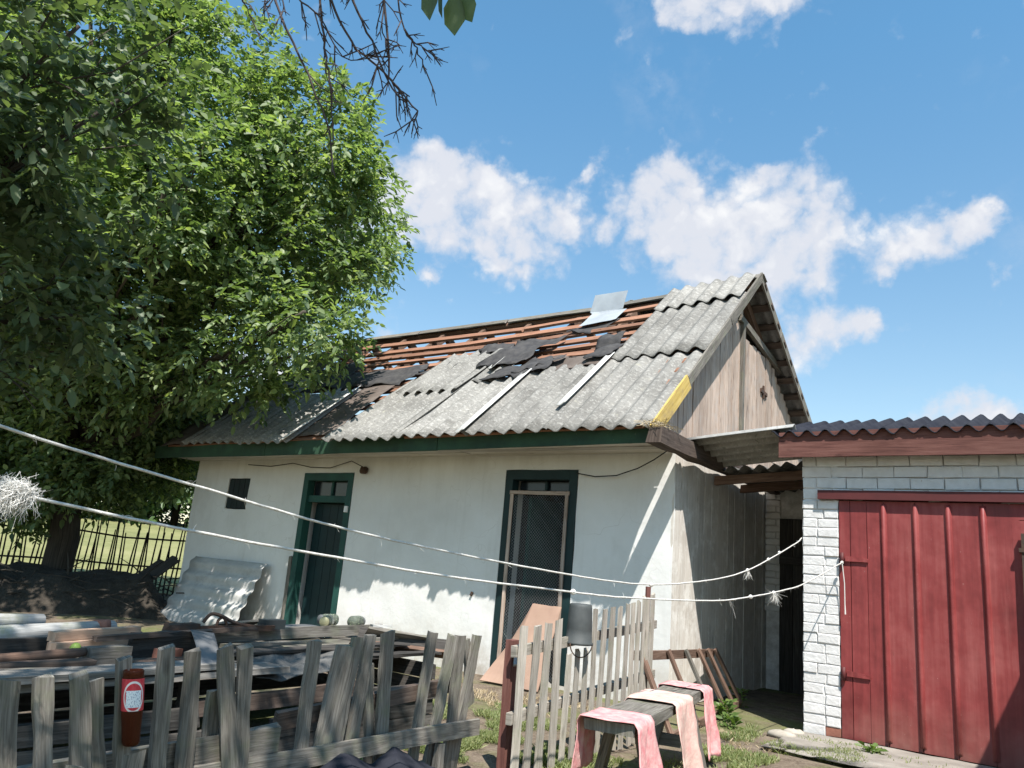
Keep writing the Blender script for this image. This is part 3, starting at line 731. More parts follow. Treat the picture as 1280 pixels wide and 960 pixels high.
mb = MB(); plank(mb, (GX + .03, 9.1, 4.47), (GX + .03, 10.9, 4.17), .09, .05, (0,0,1), 3); mk('hatch_lintel', mb, GREYW, gable)
mb = MB(); plank(mb, (GX + .025, 9.95, 3.72), (GX + .025, 10.2, 3.70), .05, .02, (0,0,1), 2); plank(mb, (GX + .027, 10.06, 3.62), (GX + .027, 10.06, 3.80), .04, .018, (0,1,0), 2); mk('latch', mb, IRON, gable)
# log plate that carries the gable and juts out past the eave
mb = MB(); plank(mb, (-2.985, 6.17, 2.40), (-2.995, 12.4, 2.36), .13, .155, (1,0,0), 20, .018, .03); mk('timber_plate', mb, OLDBEAM, house)
mb = MB()
for k in range(160):
    a = V(-3.02 + random.uniform(-.1,.1), 6.25 + random.uniform(-.1,.25), 2.50 + random.uniform(-.01,.03)); d = V(random.uniform(-1,1), random.uniform(-1,1), random.uniform(-.25,.3)).normalized()*random.uniform(.05,.12)
    tube(mb, [a, a + d*.5 + V(0,0,.01), a + d], .0022, 3, False)
o = single('straw_tuft', mb, STRAW, 'dry straw bird nest on the log end at the eave corner', 'nest')

# ------------------------------------------------------------------ things on the house wall
mb = MB(); tube(mb, [(-9.95, 6.97, 2.30), (-9.4, 6.96, 2.27), (-8.9, 6.95, 2.31), (-8.5, 6.95, 2.25), (-8.1, 6.95, 2.24), (-7.7, 6.95, 2.33), (-7.45, 6.96, 2.24)], .006, 6)
single('slack_cable', mb, BLACKR, 'thin black cable sagging under the eave towards the left door', 'cable')
mb = MB(); tube(mb, [(-4.24, 6.97, 2.17), (-4.0, 6.95, 2.13), (-3.75, 6.94, 2.14), (-3.5, 6.92, 2.21), (-3.32, 6.90, 2.29), (-3.18, 6.88, 2.37)], .006, 6)
single('door_cable', mb, BLACKR, 'thin black cable looping from the wire mesh door to the roof corner', 'cable')
lamp = root('wall_lamp_holder', 'small black rusty lamp holder on the wall above the left door', 'lamp', (-7.45, 6.98, 2.15))
mb = MB(); lathe(mb, [(0,.0),(.05,.0),(.05,.02),(.02,.03),(.02,.06),(.0,.06)], (-7.45, 6.985, 2.21), (0,-1,0), 12); mk('base', mb, IRON, lamp, True)
mb = MB(); lathe(mb, [(0,0),(.035,.0),(.04,.05),(.028,.075),(.0,.075)], (-7.44, 6.93, 2.235), (.1,-.3,-1), 12); mk('socket', mb, IRON, lamp, True)
mb = MB(); plank(mb, (-7.72, 6.985, 1.66), (-7.72, 6.985, 1.74), .06, .03, (1,0,0), 1, .001); single('light_switch', mb, WHITEP, 'small white switch box beside the left teal door', 'switch')
tagp = MB(); plank(tagp, (-5.52, 6.985, .80), (-5.50, 6.985, .84), .03, .015, (1,0,0), 1, .001)
single('wall_hook', tagp, IRON, 'tiny dark hook on the white wall left of the mesh door', 'hook')

# peach hardboard leaning in the right doorway
def ply(a, b_):
    bx = -4.93 + .68*a; zb = .02 + .78*b_
    if a < .35: zb = .02 + .78*b_*(0.52 + a*1.37)
    return V(bx + .10*(1-a)*b_ - (1-b_)*.03*(1-a), 6.55 + .33*b_ + .02*math.sin(a*5), zb + .012*nz((a*6, b_*2, 3))*(b_ > .9))
mb = MB(); drape(mb, ply, 14, 8, .012)
single('hardboard_sheet', mb, PEACH, 'peach coloured hardboard leaning across the foot of the mesh door', 'board')

# corrugated sheet leaning on the wall, waves lying level
mb = MB(); vdir = V(0, .41, .90).normalized()
corr(mb, V(-10.82, 6.50, .0), vdir, (1,0,0), 1.0, 1.74, .2, .02, .008, 6, .006)
single('leaning_corrugated_sheet', mb, SLATEP, 'pale corrugated sheet leaning on the wall below the small window', 'roof sheet', smooth=True)

# ------------------------------------------------------------------ the red-doored garage
GY = 7.10
gar = root('brick_garage', 'whitewashed brick garage with red steel doors and a tarred wavy roof', 'garage', (-.2, 8.5, 0))
mb = MB(); box(mb, -1.945, -1.66, GY + .012, GY + .25, -.05, 2.34); box(mb, -1.659, 1.5, GY + .03, GY + .25, 2.03, 2.34)
box(mb, -1.94, -1.70, GY + .2505, 9.9, -.05, 2.34); box(mb, 1.26, 1.5, GY + .2505, 9.9, -.05, 2.34); box(mb, 1.26, 1.5, GY + .012, GY + .25, -.05, 2.029); box(mb, -1.699, 1.259, 9.66, 9.9, -.05, 2.34)
gw = mk('wall', mb, MORTAR, gar)
def brick(x0, x1, y0, y1, z0, z1, mat, par):
    """brick with softened front edges"""
    j = lambda: random.uniform(-.0045, .0045); c = .006; f = random.uniform(-.007, .004)
    vs = [(x0+j(), y1, z0+j()), (x1+j(), y1, z0+j()), (x1+j(), y1, z1+j()), (x0+j(), y1, z1+j()),
          (x0+j(), y0+c+f, z0+j()), (x1+j(), y0+c+f, z0+j()), (x1+j(), y0+c+f, z1+j()), (x0+j(), y0+c+f, z1+j()),
          (x0+c+j(), y0+f, z0+c+j()), (x1-c+j(), y0+f, z0+c+j()), (x1-c+j(), y0+f, z1-c+j()), (x0+c+j(), y0+f, z1-c+j())]
    fs = [[0,3,2,1]] + [[k, (k+1) % 4, 4+(k+1) % 4, 4+k] for k in range(4)] + [[4+k, 4+(k+1) % 4, 8+(k+1) % 4, 8+k] for k in range(4)] + [[8,9,10,11]]
    mb = MB(); mb.add(vs, fs); return mk('brick', mb, mat, par)
CH = .0805; nco = 24
for k in range(nco):
    z0 = .02 + k*CH; z1 = z0 + CH - .008
    js = [-1.957, -1.957 + random.choice([.118, .18, .185, .125]) + random.uniform(-.01,.01), -1.655]
    if k == 0: js = [-1.957, -1.78, -1.65]
    for a, b_ in zip(js[:-1], js[1:]):
        brick(a + .003, b_ - .002, GY + .003, GY + .02, z0, z1 + .002, BRICKR if (k == 0 and a > -1.8) else BRICKW, gw)
for k in range(4):
    z0 = 1.955 + k*.0975; x = -1.957 + (.12 if k % 2 else 0)
    if k % 2: brick(-1.954, -1.84, GY + .006, GY + .028, z0, z0 + .092, BRICKW, gw)
    while x < 1.4:
        brick(x + .003, x + .247, GY + .006, GY + .028, z0, z0 + .092, BRICKW, gw); x += .25
# red brick footing stub and lintel
mb = MB(); box(mb, -1.815, 1.4, GY - .045, GY + .06, 1.955, 2.032); mk('lintel', mb, REDD, gar)
def leaf(x0, x1, nm):
    mb = MB(); box(mb, x0 + .004, x1 - .004, GY + .02, GY + .05, .035, 1.95); return mk(nm, mb, REDP, gar)
L1 = leaf(-1.65, -.405, 'door_leaf'); L2 = leaf(-.40, .86, 'door_leaf')
L1['label'] = 'left red steel door leaf with welded upright ribs'; L2['label'] = 'right red steel door leaf at the picture edge'
for x0, x1 in ((-1.648, -1.562), (-1.556, -1.43), (-1.426, -1.30)):
    mb = MB(); plank(mb, ((x0+x1)/2, GY + .008, .03), ((x0+x1)/2, GY + .008, 1.945), x1 - x0, .018, (1,0,0), 6, .0012); mk('panel', mb, REDP, L1)
for k in range(4):
    xa = -1.296 + k*.239
    mb = MB(); plank(mb, (xa + .1195, GY + .009, .03), (xa + .1195, GY + .009, 1.945), .234, .016, (1,0,0), 8, .0015); mk('panel', mb, REDP, L1)
    zt = 1.925; zb = .06
    vs = []; prof = [(-.024, 0), (-.013, -.020), (-.004, -.028), (.006, -.027), (.015, -.018), (.024, 0)]
    for zi, z in enumerate([zb, zb + .02, zb + .5, 1.0, zt - .5, zt - .02, zt]):
        q = .15 if zi in (0, 6) else 1.0
        for (a, d) in prof: vs.append((xa + a + .002*nz((z*1.3, k, 0)), GY + .0005 + d*q, z))
    fs = [[i*6+j, i*6+j+1, (i+1)*6+j+1, (i+1)*6+j] for i in range(6) for j in range(5)]
    mb = MB(); mb.add(vs, fs); mk('rib', mb, REDP, L1, True)
for z in (1.45, .525):
    mb = MB(); plank(mb, (-1.60, GY - .012, z + .008), (-1.42, GY - .012, z - .002), .045, .012, (0,0,1), 3, .002, taper=.62); h = mk('hinge', mb, REDP, L1)
    mb = MB(); tube(mb, [(-1.625, GY - .018, z - .05), (-1.625, GY - .018, z + .055)], .017, 8); mk('hinge_knuckle', mb, REDD, h, True)
for z0, z1 in ((.03, .62), (.625, 1.25), (1.255, 1.82), (1.825, 1.945)):
    mb = MB(); plank(mb, (.23, GY + .009, z0), (.23, GY + .009, z1), 1.25, .016, (1,0,0), 2, .001); mk('panel', mb, REDP, L2)
mb = MB(); plank(mb, (-.335, GY - .035, .60), (-.32, GY - .035, 1.72), .035, .03, (1,0,0), 3, .002); mk('locking_bar', mb, IRON, L2)
for z in (.75, 1.58):
    mb = MB(); box(mb, -.355, -.305, GY - .06, GY - .001, z, z + .03); mk('bar_bracket', mb, IRON, L2)
# maroon fascia and tarred roof
for (z, w, yy) in ((2.372, .135, 6.943), (2.487, .092, 6.953)):
    mb = MB(); plank(mb, (-2.115, yy, z), (1.7, yy, z + .012), w, .026, (0,0,1), 8, .002); mk('fascia_board', mb, REDBW, gar)
mb = MB(); plank(mb, (-2.11, 6.98, 2.43), (-2.11, 9.5, 2.86), .2, .026, (0,0,1), 4, .003); mk('barge_board', mb, REDBW, gar)
RS = math.tan(R(15.2)); rdir = V(0, 1, RS).normalized()
x = -2.17; k = 0
while x < 1.7:
    mb = MB(); corr(mb, V(x, 6.905 + random.uniform(-.004,.004), 2.515 + (k % 2)*.009 + .02*nz((x,1,1))), (1,0,0), rdir, 1.012, 1.3, .1535, .029, .008, 4, .006, 0, .012); mk('roof_sheet', mb, TARSHEET, gar, True)
    mb = MB(); corr(mb, V(x, 8.08, 2.84), (1,0,0), V(0,1,-.18).normalized(), 1.012, 1.9, .1535, .029, .008, 3, .006); mk('roof_sheet', mb, TARSHEET, gar, True)
    x += .921; k += 1

# ------------------------------------------------------------------ canopy over the passage between house and garage
can = root('passage_canopy', 'makeshift canopy of old corrugated sheets over the dark passage', 'canopy', (-2.5, 8, 2.4))
cu = V(.95, .0, .095).normalized()
mb = MB(); corr(mb, V(-3.03, 6.93, 2.50), V(0,1,-.19).normalized(), cu, .84, 1.04, .16, .028, .009, 4, .012); mk('roof_sheet', mb, SLATEG, can, True)
for i, (x0, z0) in enumerate(((-2.99, 2.32), (-2.42, 2.36))):
    mb = MB(); corr(mb, V(x0, 7.70, z0), (1,0,.03), V(0,1,.02).normalized(), .66, 2.4, .15, .026, .007, 4, .012); mk('roof_sheet', mb, SLATED, can, True)
for yy, zz in ((7.9, 2.25), (8.7, 2.27)):
    mb = MB(); plank(mb, (-3.08, yy, zz - .03), (-2.0, yy + .03, zz + .05), .09, .05, (0,0,1), 3, .005, .02); mk('batten', mb, BROWNW, can)
# end of the passage: bit of brick wall and a dark plank door
pw = MB(); box(pw, -3.10, -1.96, 9.70, 9.9, -.05, 2.5)
pwo = single('passage_end_wall', pw, MORTAR, 'dim brick wall closing the passage behind the canopy', 'wall')
for k in range(20):
    x = -3.11 + (.06 if k % 2 else 0)
    brick(-3.11, -2.985 if k % 2 else -2.93, 9.675, 9.69, .9 + k*.0785, .97 + k*.0785, BRICKW, pwo)
    if k % 2: brick(-2.978, -2.93, 9.675, 9.69, .9 + k*.0785, .97 + k*.0785, BRICKW, pwo)
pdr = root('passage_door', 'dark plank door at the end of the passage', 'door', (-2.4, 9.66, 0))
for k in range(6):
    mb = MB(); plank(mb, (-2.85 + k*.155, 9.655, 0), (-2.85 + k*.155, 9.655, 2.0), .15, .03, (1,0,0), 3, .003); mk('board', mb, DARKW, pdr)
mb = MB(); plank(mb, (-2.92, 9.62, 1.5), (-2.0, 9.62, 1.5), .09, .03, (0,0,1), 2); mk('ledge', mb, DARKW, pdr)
# stones by the garage corner
for i, (x, y, r, lb) in enumerate([(-1.98, 6.93, .07, 'flat pale stone against the garage corner'), (-2.02, 6.72, .085, 'larger pale stone in the grass before the garage corner')]):
    mb = MB(); vs = []; fs = []
    for a in range(7):
        th = math.pi*a/6
        for b_ in range(10):
            ph = 2*math.pi*b_/10; k = 1 + .25*nz((math.cos(ph)*2 + i*5, math.sin(ph)*2, a*.6))
            vs.append((x + r*1.35*k*math.sin(th)*math.cos(ph), y + r*k*math.sin(th)*math.sin(ph), .025 + r*.45*k*math.cos(th)))
    fs = [[a*10+b_, a*10+(b_+1) % 10, (a+1)*10+(b_+1) % 10, (a+1)*10+b_] for a in range(6) for b_ in range(10)]
    mb.add(vs, fs); single('stone', mb, STONE, lb, 'stone', 'stones by the garage', True)
# tall board wall added just outside the picture to cast a shadow on the garage door
bw = root('added_shadow_wall', 'tall grey board wall added out of view to shade the garage door', 'wall', (.4, 5.6, 0))
for k in range(14):
    mb = MB(); plank(mb, (.30, 4.95 + k*.13, 0), (.30, 4.95 + k*.13, 2.20), .127, .028, (0,1,0), 3, .003); mk('board', mb, GREYW, bw)
for z in (.5, 1.8):
    mb = MB(); plank(mb, (.345, 4.9, z), (.345, 6.7, z), .09, .05, (0,0,1), 2); mk('rail', mb, GREYW, bw)

# ------------------------------------------------------------------ clotheslines
def smoothpts(pts, n=6):
    P = [Vector(p) for p in pts]; out = []
    for i in range(len(P)-1):
        p0, p1, p2, p3 = P[max(i-1,0)], P[i], P[i+1], P[min(i+2, len(P)-1)]
        for k in range(n):
            t = k/n; out.append(.5*((2*p1) + (p2-p0)*t + (2*p0-5*p1+4*p2-p3)*t*t + (3*p1-p0-3*p2+p3)*t**3))
    return out + [P[-1]]
RA = [(-2.34,.0,1.56),(-2.3,.83,1.40),(-2.26,1.45,1.31),(-2.23,1.98,1.24),(-2.2,2.6,1.19),(-2.15,3.44,1.14),(-2.11,4.26,1.115),(-2.06,5.04,1.16),(-2.02,5.85,1.27),(-1.965,6.84,1.53),(-1.952,7.06,1.61)]
RB = [(-2.36,.0,1.36),(-2.29,.9,1.23),(-2.23,1.46,1.17),(-2.18,1.95,1.13),(-2.11,2.51,1.09),(-2.02,3.35,1.055),(-1.97,3.8,1.043),(-1.86,4.78,1.05),(-1.8,5.3,1.09),(-1.74,5.81,1.15),(-1.7,6.19,1.21),(-1.615,7.04,1.42)]
def fibres(mb, c, d, n, ln, spread, r=.0008):
    d = Vector(d).normalized(); n = int(n*1.6); ln = ln*.85
    for _ in range(n):
        e = (d + Vector((random.gauss(0,1), random.gauss(0,1), random.gauss(0,1)))*spread).normalized()*ln*random.uniform(.5,1.15)
        c0 = Vector(c) + Vector((random.uniform(-1,1), random.uniform(-1,1), random.uniform(-1,1)))*.008
        w1, w2 = (V(random.gauss(0,.13), random.gauss(0,.13), random.gauss(-.05,.13))*ln for _ in (0, 1)); tube(mb, [c0, c0 + e*.4 + w1*.6, c0 + e*.75 + w1 + w2*.5, c0 + e + w1 + w2], [r, r, r*.8, r*.4], 3, False)
def knot(mb, c, r=.014):
    c = Vector(c)
    for k in range(3):
        ang = k*1.1; tube(mb, [c + V(math.sin(ang)*r*math.cos(t), math.cos(ang)*r*math.cos(t), r*math.sin(t)) for t in np.linspace(0, 2*math.pi, 10)], .006, 5, False)
for nm, pts, lb in (('clothesline', RA, 'upper white rope line tied to the left edge of the garage pillar'), ('clothesline', RB, 'lower white rope line tied to the upper hinge of the red door')):
    cr = root(nm, lb, 'clothesline', pts[3], 'clotheslines across the yard')
    sp = smoothpts(pts, 8); mb = MB(); tube(mb, [p + V(0, 0, .0025*nz((p.y*9, i*.3, 0))) for i, p in enumerate(sp)], .0048, 6); mk('rope', mb, ROPE, cr, True)
    mb = MB()
    for p in sp[::3]: fibres(mb, p, (0, .5, -.2), 2, .03, 1.0, .0007)
    if pts is RA:
        for q in ((-2.02, 5.87, 1.275), (-2.0, 6.3, 1.38), (-1.99, 6.55, 1.45), (-2.1, 4.4, 1.115)): knot(mb, q, .008)
        fibres(mb, (-2.02, 5.87, 1.27), (0,.2,-1), 26, .07, .35)
    else:
        for q in ((-1.615, 7.035, 1.42), (-1.80, 5.3, 1.09), (-1.755, 5.65, 1.128), (-2.02, 3.36, 1.056)): knot(mb, q, .009)
        fibres(mb, (-1.755, 5.65, 1.125), (.2,.35,-1), 44, .085, .45)
        fibres(mb, (-1.83, 5.0, 1.06), (.2,.6,-1), 3, .12, .2)
        tube(mb, [(-1.612, 7.03, 1.41), (-1.60, 7.045, 1.25), (-1.60, 7.05, 1.08), (-1.598, 7.05, 1.0)], [.004,.004,.004,.006], 5)
    mk('knots', mb, ROPEF, cr)['kind'] = 'stuff'
    if pts is RB:
        mb = MB()
        for _ in range(850):
            c0 = V(-2.292, .915, 1.232) + V(random.gauss(0,.012), random.gauss(0,.02), random.gauss(0,.012)); e = V(random.gauss(-.35,.45), random.gauss(-.55,.5), random.gauss(.0,.6)).normalized()*random.uniform(.02,.056)
            q1 = c0 + e*.4 + V(random.gauss(0,.006), random.gauss(0,.006), random.gauss(0,.006)); q2 = c0 + e*.75 + V(random.gauss(0,.009), random.gauss(0,.009), random.gauss(-.006,.008)); q3 = c0 + e + V(random.gauss(0,.012), random.gauss(0,.012), random.gauss(-.016,.01))
            tube(mb, [c0, q1, q2, q3], [.0006,.0006,.0006,.0003], 3, False)
        mk('frayed_tassel', mb, ROPEF, cr)

# ------------------------------------------------------------------ bench with pink cloths
bn = root('plank_bench', 'rough weathered bench with pink cloths thrown over it', 'bench', (-2.05, 4.4, 0))
BA, BB = V(-1.86, 3.50, .45), V(-2.20, 5.28, .45)
bd = (BB - BA).normalized(); bs = V(bd.y, -bd.x, 0)
mb = MB(); plank(mb, BA, BB, .25, .055, bs, 8, .007, .015); mk('seat', mb, GREYW, bn)
for k in (.16, .80):
    for sg in (-1, 1):
        c = BA.lerp(BB, k); mb = MB(); plank(mb, c + bs*sg*.07 + V(0,0,-.03), c + bs*sg*.17 + V(0,0,-.45), .07, .045, bd, 2, .004); mk('leg', mb, GREYW, bn)
    c = BA.lerp(BB, k); mb = MB(); plank(mb, c - bs*.12 + V(0,0,-.28), c + bs*.12 + V(0,0,-.28), .07, .03, (0,0,1), 2, .003); mk('stretcher', mb, GREYW, bn)
def cloth(k0, k1, ll, lr, seed, flare=0.0):   # sagging, creased strip over the seat
    hw = .132; tot = ll + 2*hw + lr
    def fn(a, b_):
        k = k0 + (k1-k0)*a + .015*nz((b_*4, seed, a)); q = tot*b_; base = BA.lerp(BB, k)
        if q < ll:
            z = -(ll - q); lat = -hw - .012 - .05*(-z)*(.4 + .6*nz((a*4, seed, 1))) - .02*abs(math.sin(a*6 + seed))*(-z)*3
            p = base + bs*lat + V(0,0,.032 + z)
        elif q < ll + 2*hw: p = base + bs*(q - ll - hw) + V(0,0,.036 + .006*nz((a*7, b_*7, seed)))
        else:
            z = -(q - ll - 2*hw); lat = hw + .012 + (.05 + .14*(.5+.5*nz((a*3, seed, 5))))*(-z) + .018*math.sin(a*7 + seed)*(-z)*3
            p = base + bs*lat + bd*(flare*(-z)*(a-.5)) + V(0,0,.032 + z)
        crease = .010*nz((a*9 + b_*3, b_*5, seed + 20)) + .006*abs(nz((a*17, b_*9, seed)))
        sidew = 1 if (q < ll or q > ll + 2*hw) else .35
        return p + bs*(crease*sidew*(1 if q > ll + hw else -1)) + bd*(.012*nz((b_*6, a*2, seed + 8))) + V(0,0,abs(crease)*.6*(1-sidew) + .02*nz((a*5, seed, 3))*(1 if b_ in (0.0, 1.0) else 0))
    mb = MB(); drape(mb, fn, 18, 44, .004); return mb
single('pink_cloth', cloth(-.02, .15, .26, .36, 1, .25), PINKD, 'raspberry pink cloth over the near end of the bench', 'cloth', 'cloths on the bench', True)
single('pink_cloth', cloth(.42, .66, .05, .43, 2), PINK, 'wide faded pink cloth hanging from the middle of the bench', 'cloth', 'cloths on the bench', True)
single('pink_cloth', cloth(.84, .985, .15, .40, 3, .2), PINKD, 'narrow pink cloth over the far end of the bench', 'cloth', 'cloths on the bench', True)

# ------------------------------------------------------------------ picket fence by the bench, with posts
rf = root('picket_fence', 'pale picket fence running from the brown post to the house corner', 'fence', (-2.65, 4.8, 0))
py = [3.85 + .125*i for i in range(4)] + [4.36 + i*.108 for i in range(13)]
def ftop(y): return .815 + max(0, y-3.85)*.118
for i, y in enumerate(py):
    x = -2.62 + random.uniform(-.006,.006) - (.0 if y < 5.2 else (y-5.2)*.12); tp = ftop(y) + random.uniform(-.014,.014)
    if i in (4, 5, 6): tp -= .22
    mb = MB(); plank(mb, (x + random.uniform(-.01,.01), y + random.uniform(-.008,.008), .01), (x, y + random.uniform(-.012,.012), tp), .064 if i < 4 else random.uniform(.042,.05), .014, (0,1,0), 5, .003, .012)
    mk('picket', mb, PALEW, rf)
for z in (.32, .68):
    mb = MB(); plank(mb, (-2.655, 3.8, z), (-2.70, 5.75, z + .13), .06, .035, (0,0,1), 4, .004); mk('rail', mb, PALEW, rf)
mb = MB(); plank(mb, (-2.73, 3.90, -.05), (-2.725, 3.885, .735), .07, .05, (0,1,0), 4, .003); o = mk('post', mb, REDBW, rf); o['label'] = 'brown gate post'
mb = MB(); tube(mb, [(-2.73, 5.66, 0), (-2.735, 5.68, 1.09)], .022, 8); o = mk('post', mb, REDBW, rf); o['label'] = 'thin brown iron post'
mb = MB(); plank(mb, (-2.68, 3.865, .60), (-2.71, 3.9, .66), .02, .02, (0,0,1), 1); mk('wire_tie', mb, ZINC, rf)
# upturned pail on a picket
pail = root('upturned_pail', 'dark grey pail upside down on the pale picket fence', 'pail', (-2.62, 4.47, .72))
PC = V(-2.615, 4.46, 0)
mb = MB(); lathe(mb, [(0,.955),(.062,.957),(.070,.953),(.072,.94),(.074,.935),(.080,.80),(.084,.725),(.091,.722),(.091,.708),(.082,.706),(.078,.725),(.070,.93),(0,.94)], PC, (0,0,1), 24); mk('body', mb, PAIL, pail, True)
mb = MB(); tube(mb, [PC + V(.092*math.cos(a)*.3 + .06*math.sin(a)*0 + .02, .092*math.cos(a), .715 - .085*math.sin(a)) for a in np.linspace(0, math.pi, 14)], .004, 5); mk('handle', mb, IRON, pail, True)
# slatted wooden frame leaning by the side wall
fr = root('slatted_frame', 'brown slatted wooden frame leaning behind the bench', 'frame', (-2.8, 6.9, 0))
FT0, FT1, FB0, FB1 = V(-2.72, 5.48, .585), V(-3.0, 7.75, .49), V(-2.50, 5.6, .03), V(-2.80, 7.95, .04)
mb = MB(); plank(mb, FT0, FT1, .07, .03, (0,0,1), 4, .004); mk('top_rail', mb, BROWNW, fr)
mb = MB(); plank(mb, FB0, FB1, .06, .03, (0,0,1), 4, .004); mk('bottom_rail', mb, BROWNW, fr)
for i, k in enumerate((.02, .32, .54, .72, .86, .985)):
    a, b_ = FT0.lerp(FT1, k), FB0.lerp(FB1, k); off = V(.03,-.01,.01)
    mb = MB(); plank(mb, a + off + V(0,0,.03), b_ + off, .055 if i != 2 else .04, .022, (0,1,0), 3, .003); mk('slat', mb, BROWNW if i != 2 else GREYW, fr)

# ------------------------------------------------------------------ broken grey fence in the foreground
lf = root('broken_fence', 'broken grey picket fence leaning in front of the plank box', 'fence', (-2.85, 2.4, 0))
#  (top y, top z, foot y, foot z, width, x)
PK = [(1.130,.697,1.237,0,.054,-2.60),(1.219,.704,1.368,0,.054,-2.60),(1.332,.70,1.50,0,.056,-2.61),(1.452,.66,1.608,0,.044,-2.72),(1.516,.735,1.650,0,.052,-2.68),
      (1.688,.762,1.780,0,.061,-2.72),(1.818,.744,1.896,0,.060,-2.74),(1.971,.747,2.148,0,.065,-2.77),(2.068,.743,2.183,0,.062,-2.78),(2.001,.572,2.043,0,.059,-2.84),
      (2.464,.754,2.482,0,.063,-2.82),(2.685,.724,2.602,.04,.092,-2.85),(2.762,.754,2.694,.04,.063,-2.86),(2.851,.767,2.801,.04,.066,-2.86),(2.977,.775,3.045,.04,.078,-2.87),(2.910,.62,3.016,.04,.053,-2.90),
      (3.334,.769,3.290,.03,.069,-2.88),(3.520,.752,3.422,.03,.07,-2.885),(3.600,.742,3.592,.03,.072,-2.885),(3.747,.748,3.643,.03,.062,-2.89),(3.684,.714,3.80,.35,.05,-2.92)]
for i, (ty, tz, fy, fz, w, x) in enumerate(PK):
    mb = MB(); plank(mb, (x - .01, fy, fz), (x + random.uniform(-.01,.01), ty, tz), w, .022, (0,1,0), 8, .0045, .009)
    mk('picket', mb, GREYW, lf)
mb = MB(); plank(mb, (-2.78, 1.75, .27), (-2.845, 3.78, .25), .085, .028, (0,0,1), 5, .004, .01); mk('rail', mb, GREYW, lf)
mb = MB(); plank(mb, (-2.79, .8, .33), (-2.83, 2.35, .36), .10, .05, (0,0,1), 5, .006, .02); mk('rail', mb, GREYW, lf)
mb = MB(); plank(mb, (-2.93, 2.4, .40), (-2.96, 3.66, .47), .075, .05, (0,0,1), 5, .006, .02); mk('rail', mb, OLDBEAM, lf)
mb = MB(); plank(mb, (-2.84, 3.44, -.03), (-2.84, 3.45, .20), .05, .04, (0,1,0), 2, .003); mk('post', mb, GREYW, lf)
# short second row of stub pickets at the picture's lower left
for i, (y, z) in enumerate(((1.20, .50), (1.33, .50), (1.52, .51))):
    mb = MB(); plank(mb, (-2.52, y, 0), (-2.52, y, z - .05), .055, .02, (0,1,0), 3, .004, .012); mk('stub_picket', mb, GREYW, lf)

# brown bottle stuck upside down on a picket
def labelmat():
    m, t, b = newmat('red_bottle_label')
    uv = uvn(t); s = t.n('ShaderNodeSeparateXYZ'); t.l(uv, s.inputs[0]); u, v = s.outputs[0], s.outputs[1]
    du = t.math('DIVIDE', t.math('SUBTRACT', u, .600), .16); dv = t.math('DIVIDE', t.math('SUBTRACT', v, .165), .052)
    r = t.math('SQRT', t.math('ADD', t.math('MULTIPLY', du, du), t.math('MULTIPLY', dv, dv)))
    ring = t.math('MULTIPLY', t.math('GREATER_THAN', r, .86), t.math('LESS_THAN', r, 1.0))
    c = t.mix(t.mrange(t.noise(t.mapping(uv, (30, 60, 1)), 1, 4, .6), .45, .7, 0, .5), (.52,.035,.05), (.62,.12,.13))
    c = t.mix(ring, c, (.75,.68,.66))
    blk = t.math('MULTIPLY', t.math('LESS_THAN', t.math('ABSOLUTE', t.math('SUBTRACT', u, .600)), .115), t.math('LESS_THAN', t.math('ABSOLUTE', t.math('SUBTRACT', v, .158)), .028))
    c = t.mix(blk, c, (.70,.76,.80))
    ln = t.math('MULTIPLY', blk, t.math('GREATER_THAN', t.noise(t.mapping(uv, (90, 130, 1)), 1, 2, .5), .6))
    c = t.mix(ln, c, (.10,.16,.30))
    t.l(c, b.inputs['Base Color']); b.inputs['Roughness'].default_value = .35; return m
LBL = labelmat()
bt = root('plastic_bottle', 'brown plastic bottle with a red label stuck on a grey picket', 'bottle', (-2.655, 1.575, .456))
BC = V(-2.652, 1.578, .452); BAX = (.02, -.17, 1)
mb = MB(); lathe(mb, [(.0,.0),(.018,.0),(.025,.004),(.0285,.014),(.030,.05),(.0325,.085),(.0345,.11),(.0345,.225),(.033,.238),(.034,.248),(.0305,.252),(.030,.236),(.0,.234)], BC, BAX, 24, (-.5,.85,0)); mk('body', mb, AMBER, bt, True)
mb = MB(); lathe(mb, [(.0352,.118),(.0356,.12),(.0356,.222),(.0352,.224)], BC, BAX, 28, (-.5,.85,0)); mk('label', mb, LBL, bt, True)

# ------------------------------------------------------------------ low plank box and the junk on it
pb = root('plank_box', 'low grey plank box piled with scrap wood behind the broken fence', 'plank box', (-4.3, 2.8, 0))
X0, X1, Y0, Y1 = -4.95, -3.72, .6, 4.42
for k, z in enumerate((.055, .165, .275, .385)):
    for (a, b_, sd_) in (((X1, Y0, z), (X1, Y1, z), (0,0,1)), ((X0, Y0, z), (X0, Y1, z), (0,0,1))):
        if k == 3 and a[0] == X1: continue
        if k in (1, 2) and a[0] == X1:
            segs = ((Y0, 2.55), (3.55, Y1)) if k > 1 else ((Y0, 2.7), (3.0, Y1))
        else: segs = ((Y0, Y1),)
        for (ya, yb) in segs:
            mb = MB(); plank(mb, (a[0] + random.uniform(-.012,.012), ya, z), (a[0] + random.uniform(-.012,.012), yb + random.uniform(-.04,.03), z + random.uniform(-.012,.012)), random.uniform(.09,.105), .035, sd_, 6, .006, .02); mk('board', mb, BOXW, pb)
    mb = MB(); plank(mb, (X0 + .02, Y1 - .02, z), (X1 - .02, Y1 - .02, z), .10, .03, (0,0,1), 3, .005); mk('board', mb, BOXW, pb)
for y in (.9, 2.5, 3.5, 4.36):
    mb = MB(); plank(mb, (X1 - .055, y, 0), (X1 - .055, y, .44), .07, .06, (0,1,0), 2, .004); mk('post', mb, DARKW, pb)
